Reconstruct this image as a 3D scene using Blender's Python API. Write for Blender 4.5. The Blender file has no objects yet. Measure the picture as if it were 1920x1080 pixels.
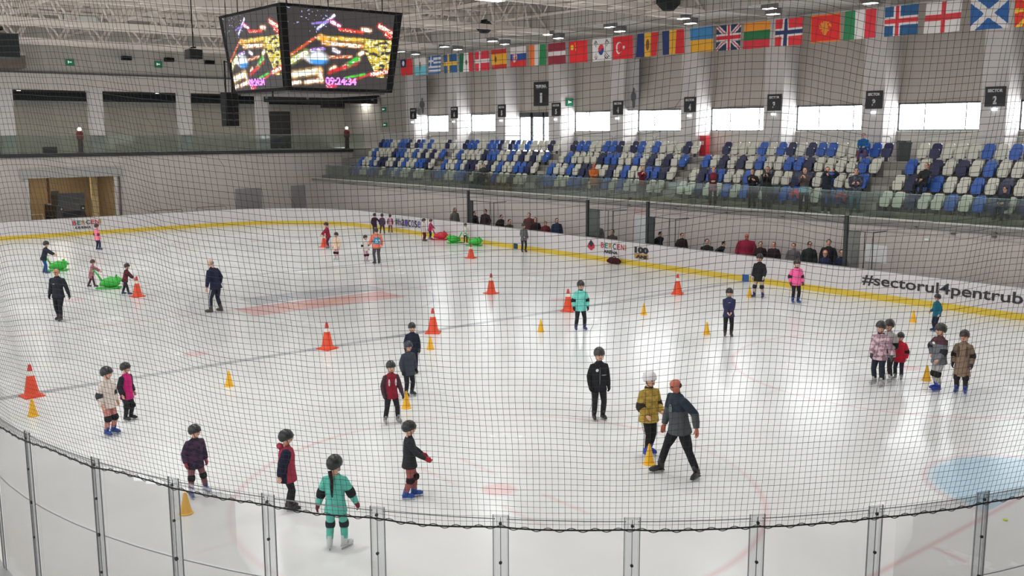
import bpy, bmesh, math, random
from mathutils import Vector, Matrix
random.seed(7)
PI = math.pi
SC = bpy.context.scene
COL = SC.collection
# ---------------------------------------------------------------- camera
# world: ice plane z=0, X runs along the rink towards the near end, Y runs across it towards the grandstand, metres
CX, CY, CZ, YAW, PIT, ROL, FPX = 32.98928, -17.27721, 6.283341, 2.4573773, 0.15922067, -0.00339627, 1830.66
_cp, _sp = math.cos(PIT), math.sin(PIT)
F = Vector((_cp*math.cos(YAW), _cp*math.sin(YAW), -_sp))
R0 = Vector((math.sin(YAW), -math.cos(YAW), 0)); U0 = R0.cross(F)
R = math.cos(ROL)*R0 + math.sin(ROL)*U0
U = -math.sin(ROL)*R0 + math.cos(ROL)*U0
EYE = Vector((CX, CY, CZ))
cd = bpy.data.cameras.new('camera'); cam = bpy.data.objects.new('camera', cd); COL.objects.link(cam)
m = Matrix((R, U, -F)).transposed().to_4x4(); m.translation = EYE
cam.matrix_world = m
cd.sensor_width = 36.0; cd.lens = 36.0*FPX/1920.0; cd.clip_start = 0.1; cd.clip_end = 400
SC.camera = cam
# ---------------------------------------------------------------- light
SC.view_settings.view_transform = 'Standard'; SC.view_settings.look = 'None'
SC.view_settings.exposure = 0.0; SC.view_settings.gamma = 1.0; SC.view_settings.use_curve_mapping = False
W = bpy.data.worlds.new('daylight'); SC.world = W; W.use_nodes = True
_bg = W.node_tree.nodes['Background']; _bg.inputs[0].default_value = (0.93, 0.97, 1.0, 1); _bg.inputs[1].default_value = WORLD_STRENGTH = 1.7
FILL_W = 420
def area(name, loc, rot, sx, sy, power, color=(1, .99, .97)):
    l = bpy.data.lights.new(name, 'AREA'); l.shape = 'RECTANGLE'; l.size = sx; l.size_y = sy; l.energy = power; l.color = color
    o = bpy.data.objects.new(name, l); o.location = loc; o.rotation_euler = rot; COL.objects.link(o); return o

def proj(P):
    d = Vector(P)-EYE; w = d.dot(F); return 960+FPX*d.dot(R)/w, 540-FPX*d.dot(U)/w
def ray(u, v): return F+R*((u-960)/FPX)-U*((v-540)/FPX)
def G(u, v, z=0.0):
    d = ray(u, v); return EYE+d*((z-CZ)/d.z)
def PY(u, v, Y):
    d = ray(u, v); return EYE+d*((Y-CY)/d.y)
def PX(u, v, X):
    d = ray(u, v); return EYE+d*((X-CX)/d.x)
def ztop(P, v):
    lo, hi = -2.0, 14.0
    for _ in range(40):
        mid = (lo+hi)/2
        if proj((P[0], P[1], mid))[1] > v: lo = mid
        else: hi = mid
    return lo
# ---------------------------------------------------------------- materials
def lin(c):
    return tuple(((x/255)/12.92 if x/255 <= .04045 else ((x/255+.055)/1.055)**2.4) for x in c[:3])+(1.0,)
_mc = {}
def mat(name, c, rough=.7, metal=0.0, noise=0.0, nscale=6.0, bump=0.0, spec=.5, c2=None, emit=0.0):
    key = (name, tuple(c), c2)
    if key in _mc: return _mc[key]
    m = bpy.data.materials.new(name); m.use_nodes = True; nt = m.node_tree; b = nt.nodes['Principled BSDF']
    b.inputs['Base Color'].default_value = lin(c); b.inputs['Roughness'].default_value = rough
    b.inputs['Metallic'].default_value = metal; b.inputs['Specular IOR Level'].default_value = spec
    if noise or bump or c2:
        g = nt.nodes.new('ShaderNodeTexCoord'); n = nt.nodes.new('ShaderNodeTexNoise'); n.inputs['Scale'].default_value = nscale
        n.inputs['Detail'].default_value = 4; nt.links.new(g.outputs['Object'], n.inputs['Vector'])
        if noise or c2:
            r = nt.nodes.new('ShaderNodeValToRGB'); a = lin(c)
            if c2:
                r.color_ramp.elements[0].position = .46; r.color_ramp.elements[1].position = .54
                r.color_ramp.elements[0].color = a; r.color_ramp.elements[1].color = lin(c2)
            else:
                r.color_ramp.elements[0].position = .3; r.color_ramp.elements[1].position = .7
                r.color_ramp.elements[0].color = tuple(x*(1-noise) for x in a[:3])+(1,)
                r.color_ramp.elements[1].color = tuple(min(1, x*(1+noise)) for x in a[:3])+(1,)
            nt.links.new(n.outputs['Fac'], r.inputs['Fac']); nt.links.new(r.outputs['Color'], b.inputs['Base Color'])
        if bump:
            bp = nt.nodes.new('ShaderNodeBump'); bp.inputs['Strength'].default_value = bump; bp.inputs['Distance'].default_value = .02
            nt.links.new(n.outputs['Fac'], bp.inputs['Height']); nt.links.new(bp.outputs['Normal'], b.inputs['Normal'])
    if emit:
        b.inputs['Emission Color'].default_value = lin(c); b.inputs['Emission Strength'].default_value = emit
    _mc[key] = m; return m
def striped(name, c, c2, axis=0, period=.25, gap=.04, rough=.7, bumpy=.3):
    """plain surface with fine joints: panel, corrugation or plank joints"""
    m = bpy.data.materials.new(name); m.use_nodes = True; nt = m.node_tree; b = nt.nodes['Principled BSDF']; b.inputs['Roughness'].default_value = rough
    g = nt.nodes.new('ShaderNodeNewGeometry'); s = nt.nodes.new('ShaderNodeSeparateXYZ'); nt.links.new(g.outputs['Position'], s.inputs[0])
    d = nt.nodes.new('ShaderNodeMath'); d.operation = 'DIVIDE'; d.inputs[1].default_value = period; nt.links.new(s.outputs[axis], d.inputs[0])
    f = nt.nodes.new('ShaderNodeMath'); f.operation = 'FRACT'; nt.links.new(d.outputs[0], f.inputs[0])
    l = nt.nodes.new('ShaderNodeMath'); l.operation = 'LESS_THAN'; l.inputs[1].default_value = gap/period; nt.links.new(f.outputs[0], l.inputs[0])
    n = nt.nodes.new('ShaderNodeTexNoise'); n.inputs['Scale'].default_value = .7; n.inputs['Detail'].default_value = 5; nt.links.new(g.outputs['Position'], n.inputs['Vector'])
    mx = nt.nodes.new('ShaderNodeMixRGB'); mx.inputs[1].default_value = lin(c); mx.inputs[2].default_value = lin(c2); nt.links.new(l.outputs[0], mx.inputs[0])
    hs = nt.nodes.new('ShaderNodeMixRGB'); hs.blend_type = 'MULTIPLY'; hs.inputs[0].default_value = .22
    nt.links.new(mx.outputs[0], hs.inputs[1]); nt.links.new(n.outputs['Fac'], hs.inputs[2]); nt.links.new(hs.outputs[0], b.inputs['Base Color'])
    return m
def glassmat(name, tint, refl=1.0, rough=.02, alpha=0.0):
    """clear sheet: transparent with a fresnel reflection, optional milky share"""
    m = bpy.data.materials.new(name); m.use_nodes = True; nt = m.node_tree; nt.nodes.clear()
    o = nt.nodes.new('ShaderNodeOutputMaterial'); t = nt.nodes.new('ShaderNodeBsdfTransparent'); t.inputs[0].default_value = lin(tint)
    g = nt.nodes.new('ShaderNodeBsdfGlossy'); g.inputs['Roughness'].default_value = rough
    fr = nt.nodes.new('ShaderNodeFresnel'); fr.inputs[0].default_value = 1.45
    mu = nt.nodes.new('ShaderNodeMath'); mu.operation = 'MULTIPLY'; mu.inputs[1].default_value = refl; nt.links.new(fr.outputs[0], mu.inputs[0])
    mx = nt.nodes.new('ShaderNodeMixShader'); nt.links.new(mu.outputs[0], mx.inputs[0])
    if alpha:
        d = nt.nodes.new('ShaderNodeBsdfDiffuse'); d.inputs[0].default_value = lin((150, 152, 152)); m2 = nt.nodes.new('ShaderNodeMixShader'); m2.inputs[0].default_value = alpha
        nt.links.new(t.outputs[0], m2.inputs[1]); nt.links.new(d.outputs[0], m2.inputs[2]); nt.links.new(m2.outputs[0], mx.inputs[1])
    else: nt.links.new(t.outputs[0], mx.inputs[1])
    nt.links.new(g.outputs[0], mx.inputs[2]); nt.links.new(mx.outputs[0], o.inputs[0]); return m
def attrmat(name, rough=.8, emit=0.0):
    m = bpy.data.materials.new(name); m.use_nodes = True; nt = m.node_tree; b = nt.nodes['Principled BSDF']; b.inputs['Roughness'].default_value = rough
    a = nt.nodes.new('ShaderNodeVertexColor'); a.layer_name = 'print'
    if emit:
        b.inputs['Base Color'].default_value = (.01, .01, .01, 1); nt.links.new(a.outputs[0], b.inputs['Emission Color']); b.inputs['Emission Strength'].default_value = emit
    else: nt.links.new(a.outputs[0], b.inputs['Base Color'])
    return m
# ---------------------------------------------------------------- mesh builder
class MB:
    def __init__(s): s.v = []; s.f = []; s.m = []
    def add(s, vs, fs, mi=0):
        o = len(s.v); s.v += [tuple(x) for x in vs]; s.f += [tuple(i+o for i in f) for f in fs]; s.m += [mi]*len(fs); return s
    def box(s, a, b, mi=0):
        x0, y0, z0 = a; x1, y1, z1 = b
        return s.add([(x0, y0, z0), (x1, y0, z0), (x1, y1, z0), (x0, y1, z0), (x0, y0, z1), (x1, y0, z1), (x1, y1, z1), (x0, y1, z1)],
                     [(0, 3, 2, 1), (4, 5, 6, 7), (0, 1, 5, 4), (1, 2, 6, 5), (2, 3, 7, 6), (3, 0, 4, 7)], mi)
    def cbox(s, c, d, mi=0, rz=0.0, rx=0.0):
        n = len(s.v); s.box((-d[0]/2, -d[1]/2, -d[2]/2), (d[0]/2, d[1]/2, d[2]/2), mi)
        M_ = Matrix.Translation(c) @ Matrix.Rotation(rz, 4, 'Z') @ Matrix.Rotation(rx, 4, 'X')
        s.v[n:] = [tuple(M_ @ Vector(p)) for p in s.v[n:]]; return s
    def tube(s, pts, rad, seg=8, mi=0, ref=(0, 1, 0), caps=True):
        """loft of elliptical rings along a path; rad: number or (side, depth) per point"""
        pts = [Vector(p) for p in pts]; n = len(pts)
        if not isinstance(rad, (list,)): rad = [rad]*n
        vs = []; ref = Vector(ref)
        for i, p in enumerate(pts):
            t = (pts[min(i+1, n-1)]-pts[max(i-1, 0)]).normalized()
            b = ref-t*ref.dot(t)
            if b.length < .15: b = Vector((1, .2, 0))-t*Vector((1, .2, 0)).dot(t)
            b.normalize(); a = t.cross(b)
            r = rad[i]; ra, rb = (r if isinstance(r, tuple) else (r, r))
            for k in range(seg):
                w = 2*PI*k/seg; vs.append(p+a*(ra*math.cos(w))+b*(rb*math.sin(w)))
        fs = [(i*seg+k, i*seg+(k+1) % seg, (i+1)*seg+(k+1) % seg, (i+1)*seg+k) for i in range(n-1) for k in range(seg)]
        if caps: fs += [tuple(range(seg))[::-1], tuple((n-1)*seg+k for k in range(seg))]
        return s.add(vs, fs, mi)
    def ball(s, c, r, mi=0, nu=14, nv=9, rot=None, z0=-1.0):
        """ellipsoid; z0>-1 cuts its lower part off"""
        r = r if isinstance(r, tuple) else (r, r, r); c = Vector(c); vs = []; a0 = math.asin(max(-1, z0))
        for j in range(nv+1):
            la = a0+(PI/2-a0)*j/nv
            for i in range(nu):
                lo = 2*PI*i/nu; p = Vector((r[0]*math.cos(la)*math.cos(lo), r[1]*math.cos(la)*math.sin(lo), r[2]*math.sin(la)))
                if rot: p = rot @ p
                vs.append(c+p)
        fs = [(j*nu+i, j*nu+(i+1) % nu, (j+1)*nu+(i+1) % nu, (j+1)*nu+i) for j in range(nv) for i in range(nu)]
        fs.append(tuple(range(nu))[::-1])
        return s.add(vs, fs, mi)
    def lathe(s, prof, seg=20, mi=0, c=(0, 0, 0)):
        vs = [(c[0]+r*math.cos(2*PI*k/seg), c[1]+r*math.sin(2*PI*k/seg), c[2]+z) for r, z in prof for k in range(seg)]
        fs = [(i*seg+k, i*seg+(k+1) % seg, (i+1)*seg+(k+1) % seg, (i+1)*seg+k) for i in range(len(prof)-1) for k in range(seg)]
        fs += [tuple(range(seg))[::-1], tuple((len(prof)-1)*seg+k for k in range(seg))]
        return s.add(vs, fs, mi)
    def prism(s, poly, z0, z1, mi=0):
        n = len(poly)
        return s.add([(x, y, z0) for x, y in poly]+[(x, y, z1) for x, y in poly],
                     [tuple(range(n))[::-1], tuple(range(n, 2*n))]+[(i, (i+1) % n, n+(i+1) % n, n+i) for i in range(n)], mi)
    def wall(s, path, z0, z1, t, mi=0):
        """thick vertical band along a plan path (thickness to the left of the path)"""
        n = len(path); nor = []
        for i in range(n):
            a = Vector(path[max(0, i-1)]); b = Vector(path[min(n-1, i+1)]); d = (b-a).normalized(); nor.append(Vector((-d.y, d.x)))
        vs = []
        for i in range(n):
            p = Vector(path[i]); q = p+nor[i]*t
            vs += [(p.x, p.y, z0), (p.x, p.y, z1), (q.x, q.y, z1), (q.x, q.y, z0)]
        fs = []
        for i in range(n-1):
            a = 4*i; b = a+4
            for k in range(4): fs.append((a+k, b+k, b+(k+1) % 4, a+(k+1) % 4))
        fs += [(0, 1, 2, 3), (4*n-1, 4*n-2, 4*n-3, 4*n-4)]
        return s.add(vs, fs, mi)
    def mesh(s, name, mats, smooth=False):
        me = bpy.data.meshes.new(name); me.from_pydata(s.v, [], s.f); me.validate()
        for x in (mats if isinstance(mats, (list, tuple)) else [mats]): me.materials.append(x)
        if len(me.polygons) == len(s.m): me.polygons.foreach_set('material_index', s.m)
        if smooth: me.polygons.foreach_set('use_smooth', [True]*len(me.polygons))
        bm = bmesh.new(); bm.from_mesh(me); bmesh.ops.recalc_face_normals(bm, faces=bm.faces); bm.to_mesh(me); bm.free()
        me.update(); return me
    def build(s, name, mats, parent=None, smooth=False, loc=None):
        o = bpy.data.objects.new(name, s.mesh(name, mats, smooth)); COL.objects.link(o)
        if parent: o.parent = parent
        if loc is not None: o.location = loc
        return o
def tag(o, label, cat, group=None):
    o['label'] = label; o['category'] = cat
    if group: o['group'] = group
    return o
def empty(name, loc, rz=0.0):
    o = bpy.data.objects.new(name, None); o.empty_display_size = .2; o.location = loc; o.rotation_euler = (0, 0, rz); COL.objects.link(o); return o
def struct(o): o['kind'] = 'structure'; return o
def dup(root, loc=None, rz=None):
    r = root.copy(); COL.objects.link(r)
    if loc is not None: r.location = loc
    if rz is not None: r.rotation_euler = (0, 0, rz)
    for ch in KIDS.get(root.name, []):
        c = ch.copy(); COL.objects.link(c); c.parent = r
    return r
KIDS = {}
def kid(root, *ch): KIDS.setdefault(root.name, []).extend(ch)
def textmesh(s, size, bold=.0, ext=.004):
    cu = bpy.data.curves.new('t', 'FONT'); cu.body = s; cu.size = size; cu.offset = bold; cu.extrude = ext; cu.align_x = 'LEFT'
    o = bpy.data.objects.new('t', cu); COL.objects.link(o); dg = bpy.context.evaluated_depsgraph_get(); dg.update()
    me = bpy.data.meshes.new_from_object(o.evaluated_get(dg)); bpy.data.objects.remove(o); bpy.data.curves.remove(cu)
    return me
def place_text(s, size, mtl, origin, xdir, ydir, parent=None, name='lettering', bold=0.0, width=None, height=None, align='L', ext=.004):
    me = textmesh(s, size, bold, ext); xs = [v.co.x for v in me.vertices]; ys = [v.co.y for v in me.vertices]
    if not xs: return None
    w = max(xs)-min(xs); h = max(ys)-min(ys); sx = (width/w) if width else 1.0; sy = (height/h) if height else sx
    xd = Vector(xdir).normalized(); yd = Vector(ydir).normalized(); zd = xd.cross(yd); off = {'L': 0, 'C': .5, 'R': 1}[align]*w*sx
    for v in me.vertices:
        p = Vector(origin)+xd*((v.co.x-min(xs))*sx-off)+yd*((v.co.y-min(ys))*sy)+zd*(v.co.z); v.co = p
    me.materials.clear(); me.materials.append(mtl)
    o = bpy.data.objects.new(name, me); COL.objects.link(o)
    if parent: o.parent = parent
    return o
ORD = ['first', 'second', 'third', 'fourth', 'fifth', 'sixth', 'seventh', 'eighth', 'ninth', 'tenth', 'eleventh', 'twelfth', 'thirteenth', 'fourteenth', 'fifteenth', 'sixteenth', 'seventeenth', 'eighteenth']
# ================================================================ setting
# ---- ice with its painted lines frozen under the surface
def ice_material():
    m = bpy.data.materials.new('ice'); m.use_nodes = True; nt = m.node_tree; b = nt.nodes['Principled BSDF']
    N = nt.nodes.new; L = nt.links.new
    g = N('ShaderNodeNewGeometry'); s = N('ShaderNodeSeparateXYZ'); L(g.outputs['Position'], s.inputs[0]); X, Y = s.outputs[0], s.outputs[1]
    def mth(op, a, b_=None, c_=None):
        n = N('ShaderNodeMath'); n.operation = op
        for i, x in enumerate((a, b_, c_)):
            if x is None: continue
            if isinstance(x, (int, float)): n.inputs[i].default_value = x
            else: L(x, n.inputs[i])
        return n.outputs[0]
    def soft(d, w, e=.05):      # 1 inside |d|<w, soft edge
        n = N('ShaderNodeMapRange'); n.clamp = True; L(d, n.inputs[0]); n.inputs[1].default_value = w-e; n.inputs[2].default_value = w+e
        n.inputs[3].default_value = 1; n.inputs[4].default_value = 0; return n.outputs[0]
    def lineX(x0, w): return soft(mth('ABSOLUTE', mth('SUBTRACT', X, x0)), w)
    def dist(cx, cy): return mth('SQRT', mth('ADD', mth('POWER', mth('SUBTRACT', X, cx), 2), mth('POWER', mth('SUBTRACT', Y, cy), 2)))
    def ring(cx, cy, r, w): return soft(mth('ABSOLUTE', mth('SUBTRACT', dist(cx, cy), r)), w)
    def disc(cx, cy, r, e=.06): return soft(dist(cx, cy), r, e)
    def rect(x0, x1, y0, y1):
        return mth('MULTIPLY', soft(mth('ABSOLUTE', mth('SUBTRACT', X, (x0+x1)/2)), (x1-x0)/2), soft(mth('ABSOLUTE', mth('SUBTRACT', Y, (y0+y1)/2)), (y1-y0)/2))
    frost = N('ShaderNodeTexNoise'); frost.inputs['Scale'].default_value = .22; frost.inputs['Detail'].default_value = 7; L(g.outputs['Position'], frost.inputs['Vector'])
    mp = N('ShaderNodeMapping'); mp.inputs['Scale'].default_value = (.55, .8, 1); mp.inputs['Rotation'].default_value = (0, 0, .5); L(g.outputs['Position'], mp.inputs['Vector'])
    scr = N('ShaderNodeTexNoise'); scr.inputs['Scale'].default_value = .5; scr.inputs['Detail'].default_value = 8; scr.inputs['Roughness'].default_value = .6; L(mp.outputs[0], scr.inputs['Vector'])
    r = N('ShaderNodeValToRGB'); r.color_ramp.elements[0].position = .3; r.color_ramp.elements[1].position = .72
    r.color_ramp.elements[0].color = lin((219, 219, 217)); r.color_ramp.elements[1].color = lin((231, 231, 229)); L(scr.outputs['Fac'], r.inputs['Fac'])
    col = [r.outputs[0]]
    wear = mth('MULTIPLY_ADD', frost.outputs['Fac'], 1.3, -.15)
    def paint(mask, rgb, k, worn=True):
        f = mth('MULTIPLY', mask, k)
        if worn: f = mth('MULTIPLY', f, wear)
        mx = N('ShaderNodeMixRGB'); L(f, mx.inputs[0]); L(col[0], mx.inputs[1]); mx.inputs[2].default_value = lin(rgb); col[0] = mx.outputs[0]
    B = 7.67
    paint(lineX(B, .16), (128, 130, 142), 1.0); paint(lineX(-B, .16), (128, 130, 142), .8)
    paint(lineX(0, .15), (205, 140, 145), .55); paint(lineX(26.08, .04), (205, 130, 135), .5, False); paint(lineX(-26.5, .04), (205, 120, 125), .5)
    for cy in (-7, 7):
        for cx in (20, -20.5):
            paint(disc(cx, cy, .3), (225, 130, 135), .38, False); paint(ring(cx, cy, 4.6, .05), (214, 150, 155), .75)
            for sx in (-1, 1):
                for sy in (-1, 1): paint(rect(cx+sx*1.25-.6, cx+sx*1.25+.6, cy+sy*.45-.04, cy+sy*.45+.04), (220, 150, 155), .55)
            for sx in (-.85, .85):
                paint(rect(cx+sx-.04, cx+sx+.04, cy+4.6, cy+5.2), (220, 150, 155), .5); paint(rect(cx+sx-.04, cx+sx+.04, cy-5.2, cy-4.6), (220, 150, 155), .5)
        for cx in (6.0, -6.0): paint(disc(cx, cy, .36), (225, 140, 150), .35, False)
    paint(ring(0, 0, 4.5, .06), (175, 180, 200), .7)
    # faded sponsor field in the centre circle: red bar over a grey-blue one
    paint(rect(-.1, 1.7, -3.2, 3.0), (226, 128, 126), .48, False); paint(rect(.55, 1.0, -1.9, 1.2), (236, 165, 110), .45, False); paint(rect(-2.1, -.35, -2.2, 3.4), (150, 153, 170), .5, False)
    # goal crease and the trapezoid lines behind the near goal
    cr = mth('MULTIPLY', disc(26.0, 0.35, 1.7, .15), mth('LESS_THAN', X, 26.0)); paint(cr, (128, 182, 212), .62, False)
    cr = mth('MULTIPLY', ring(26.0, 0.35, 1.78, .05), mth('LESS_THAN', X, 26.0)); paint(cr, (210, 150, 160), .35, False)
    def segm(a, c, w):
        ux, uy = c.x-a.x, c.y-a.y; l_ = math.hypot(ux, uy); ux /= l_; uy /= l_; dx = mth('SUBTRACT', X, a.x); dy = mth('SUBTRACT', Y, a.y)
        al = mth('ADD', mth('MULTIPLY', dx, ux), mth('MULTIPLY', dy, uy)); ac = mth('SUBTRACT', mth('MULTIPLY', dx, uy), mth('MULTIPLY', dy, ux))
        return mth('MULTIPLY', soft(mth('ABSOLUTE', mth('SUBTRACT', al, l_/2)), l_/2), soft(mth('ABSOLUTE', ac), w))
    paint(segm(G(1750, 1026), G(1812, 1054), .04), (205, 130, 135), .5, False)
    L(col[0], b.inputs['Base Color'])
    rr = N('ShaderNodeMapRange'); L(scr.outputs['Fac'], rr.inputs[0]); rr.inputs[1].default_value = .3; rr.inputs[2].default_value = .7; rr.inputs[3].default_value = .17; rr.inputs[4].default_value = .29
    L(rr.outputs[0], b.inputs['Roughness']); b.inputs['IOR'].default_value = 1.31; b.inputs['Specular IOR Level'].default_value = .5
    bp = N('ShaderNodeBump'); bp.inputs['Strength'].default_value = .03; bp.inputs['Distance'].default_value = .01; L(scr.outputs['Fac'], bp.inputs['Height']); L(bp.outputs[0], b.inputs['Normal'])
    return m
YR = 16.05          # boards on the grandstand side
YL = -15.0         # boards on the camera side
XF = -30.6          # boards at the far end
def arc(cx, cy, r, a0, a1, n=14): return [(cx+r*math.cos(a0+(a1-a0)*i/n), cy+r*math.sin(a0+(a1-a0)*i/n)) for i in range(n+1)]
# glass line of the near corner, read at the top of the glass
_near_px = [(-150, 800), (0, 838), (55, 850), (180, 885), (325, 928), (505, 955), (710, 975), (940, 985), (1185, 990), (1415, 975), (1640, 958), (1840, 938)]
_c = (20.45, -5.75); RC = 9.25
near_arc = arc(_c[0], _c[1], RC, -PI/2, 0, 26)
rink = [(30.0-0.25, YR-8)]
outline = near_arc + arc(29.7-8.0, YR-8.0, 8.0, 0, PI/2) + arc(XF+7.6, YR-7.6, 7.6, PI/2, PI) + arc(XF+7.6, YL+7.6, 7.6, PI, 1.5*PI) + [near_arc[0]]
struct(MB().box((-46, -22, -.3), (40, 26, -.012)).build('floor', mat('concrete floor', (120, 118, 114), .8, noise=.1)))
icem = ice_material()
o = struct(MB().prism(outline[:-1], -.2, 0).build('floor_ice', icem)); 
# ---- dasher boards: white panels, yellow kick strip, grey cap rail
white_board = mat('white dasher plastic', (214, 208, 208), .35, noise=.03, nscale=.6)
yellow = mat('yellow kick plate', (216, 186, 62), .4); capm = mat('grey cap rail', (150, 150, 150), .5)
def band(z0, z1, t, off=0.0, pts=outline):
    return MB().wall(pts, z0, z1, t)
board = MB().wall(outline[::-1], .24, 1.08, .1).build('dasher_board', [white_board])
tag(board, 'white rink dasher boards with yellow kick strip running round the ice', 'rink boards')
MB().wall(outline[::-1], 0, .24, .1).build('kick_strip', [yellow], board)
MB().wall(outline[::-1], 1.08, 1.105, .13).build('cap_rail', [capm], board)
# board writing and marks
ink = mat('black print', (38, 38, 44), .5); red = mat('red print', (190, 40, 60), .5); gold = mat('gold print', (180, 140, 70), .5)
tealm = mat('teal print', (60, 120, 110), .5); blue_mark = mat('blue paint', (38, 88, 150), .5)
yb = YR-.012
bx0 = PY(1616, 540, YR).x; bx1 = PY(1916, 590, YR).x
place_text('#sectorul4pentrub', 1, ink, (bx0, yb, .42), (1, 0, 0), (0, 0, 1), board, bold=.013, width=(bx1-bx0)*1.0, height=.52)
def board_logo(x0, w):
    cols = [red, tealm, gold, ink, red, red, gold]
    for i, ch in enumerate('BERCENI'):
        place_text(ch, .3, cols[i], (x0+w*i/7.0, yb, .66), (1, 0, 0), (0, 0, 1), board, bold=.004, width=w/7.0*(.75 if ch != 'I' else .25), height=.27)
    place_text('ARENA', .2, ink, (x0+w*.1, yb, .42), (1, 0, 0), (0, 0, 1), board, bold=.008, width=w*.5, height=.15)
lx0 = PY(1127, 465, YR).x; lx1 = PY(1180, 470, YR).x; board_logo(lx0, lx1-lx0)
hx = PY(1190, 470, YR).x; hw = PY(1216, 470, YR).x-hx
place_text('100', .4, ink, (hx, yb, .62), (1, 0, 0), (0, 0, 1), board, bold=.03, width=hw, height=.3)
MB().box((hx, yb-.004, .36), (hx+hw, yb, .6)).build('printed_band', [gold], board)
place_text('ANI', .2, ink, (hx+.1*hw, yb-.006, .38), (1, 0, 0), (0, 0, 1), board, bold=.015, width=hw*.8, height=.16)
fx = PY(1101, 465, YR).x
MB().add([(fx, yb, .62), (fx+.3, yb, .45), (fx+.55, yb, .62), (fx+.5, yb, .8), (fx+.3, yb, .95), (fx+.1, yb, .8)], [(0, 1, 2, 3, 4, 5)]).build('flame_emblem', [red], board)
MB().add([(fx+.1, yb-.004, .78), (fx+.3, yb-.004, .62), (fx+.45, yb-.004, .8), (fx+.28, yb-.004, 1.0)], [(0, 1, 2, 3)]).build('flame_emblem', [ink], board)
# lettering in the far corner follows the curved board
def on_outline_text(s, u0, u1, v, z0, h, cols, bold=.01):
    n = len(s)
    for i, ch in enumerate(s):
        if ch == ' ': continue
        ua = u0+(u1-u0)*i/n; ub = u0+(u1-u0)*(i+.82)/n
        def hit(u):
            d = ray(u, v); best = None
            for a, b in zip(outline[:-1], outline[1:]):
                e = (b[0]-a[0], b[1]-a[1]); den = d.x*e[1]-d.y*e[0]
                if abs(den) < 1e-9: continue
                t = ((a[0]-CX)*e[1]-(a[1]-CY)*e[0])/den; q = ((a[0]-CX)*d.y-(a[1]-CY)*d.x)/den
                if t > 12 and 0 <= q <= 1 and (best is None or t > best[0]): best = (t, EYE+d*t)
            return best[1]
        A, Bp = hit(ua), hit(ub); x = Vector((Bp.x-A.x, Bp.y-A.y, 0)); nrm = Vector((x.y, -x.x, 0)).normalized()*.04
        place_text(ch, .3, cols[i % len(cols)], (A.x+nrm.x, A.y+nrm.y, z0), x, (0, 0, 1), board, bold=bold, width=x.length*(1 if ch != 'I' else .35), height=h)
on_outline_text('BERCENI', 136, 196, 424, .66, .27, [red, tealm, gold, ink, red, red, gold], .004)
on_outline_text('ARENA', 140, 172, 431, .42, .14, [ink], .01)
on_outline_text('#halcose', 742, 790, 420, .45, .42, [ink, mat('violet print', (90, 80, 150), .5)], .0)
for u, v, c in ((1398, 523, blue_mark), (967, 464, mat('slate mark', (38, 62, 80), .5))):
    x = PY(u, v, YR).x; MB().box((x-.17, YR-.014, .0), (x+.17, YR, .29)).build('line_mark', [c], board)

# ---- grandstand side -------------------------------------------------------
YS = 18.0; ZS = 2.86
wallm = striped('painted panel wall', (196, 186, 181), (178, 170, 166), 0, 1.2, .02)
greyw = striped('grey cladding', (188, 180, 170), (168, 160, 151), 0, .3, .012)
pillm = mat('pale pillar paint', (206, 200, 197), .6, noise=.04, nscale=1.0)
conc = mat('terrace concrete', (134, 131, 124), .85, noise=.08, nscale=2.0)
XE = 24.0
struct(MB().box((-34, YS, 0), (XE, YS+.15, ZS-.16)).build('wall_grandstand_front', wallm))
rowY = [18.75, 19.65, 20.55, 21.45, 22.35]; rowZ = [ZS, 3.1, 3.72, 4.34, 4.98]
poly = [(YS-.12, ZS-.16), (YS-.12, ZS), (rowY[0], ZS)]
prof = [(YS-.12, ZS)]
tb = MB()
ys = [YS-.12, rowY[0], rowY[1], rowY[2], rowY[3], 24.3]; zs = [ZS, 3.06, 3.68, 4.3, 4.94]
for i in range(5): tb.box((-34, ys[i], ZS-.16 if i == 0 else 2.2), (XE, ys[i+1], zs[i]))
tb.box((-34, YS-.14, ZS-.02), (XE, YS-.12, ZS+.05), 1)
ter = tb.build('grandstand_terrace', [conc, mat('pale slab edge', (190, 188, 182), .6)]); struct(ter)
BLK = [-30.8, -20.2, -9.6, 1.0, 11.75]; PITCH = .537
st = MB()
for b0 in BLK[1:]:
    for i in range(1, 5):
        st.box((b0-.95, ys[i]-.38, zs[i-1]), (b0-.15, ys[i], (zs[i-1]+zs[i])/2))
struct(st.build('stair_steps', [mat('stair concrete', (160, 156, 148), .85, noise=.06)]))
# back wall with window band; pilasters stand in front of it
YW = 24.0; YP = 22.7; WP = 5.27; PR = [9.7-WP*k for k in range(-2, 8)]; PWID = 1.05; ZCE = 11.8
zb, zt = 6.25, 7.46
bw = MB()
bw.box((-34, YW, zt), (XE, YW+.3, 13.6)); bl_ = MB().box((-34, YW, 2.2), (XE, YW+.3, zb)).build('wall_below_windows', mat('pale lower wall', (206, 202, 194), .7, noise=.04, nscale=1)); struct(bl_)
for p in PR: bw.box((p-PWID-.02, YW, zb), (p, YW+.3, zt))
bw.box((-34, YW, zb), (PR[-1]-PWID, YW+.3, zt))
struct(bw.build('wall_grandstand_back', greyw))
daym = bpy.data.materials.new('daylight behind frosted pane'); daym.use_nodes = True
_b = daym.node_tree.nodes['Principled BSDF']; _b.inputs['Base Color'].default_value = (.9, .93, .95, 1); _b.inputs['Emission Color'].default_value = (.93, .97, 1, 1); _b.inputs['Emission Strength'].default_value = WINDOW_EMIT = 11.0
framem = mat('dark window frame', (52, 58, 62), .5)
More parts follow.
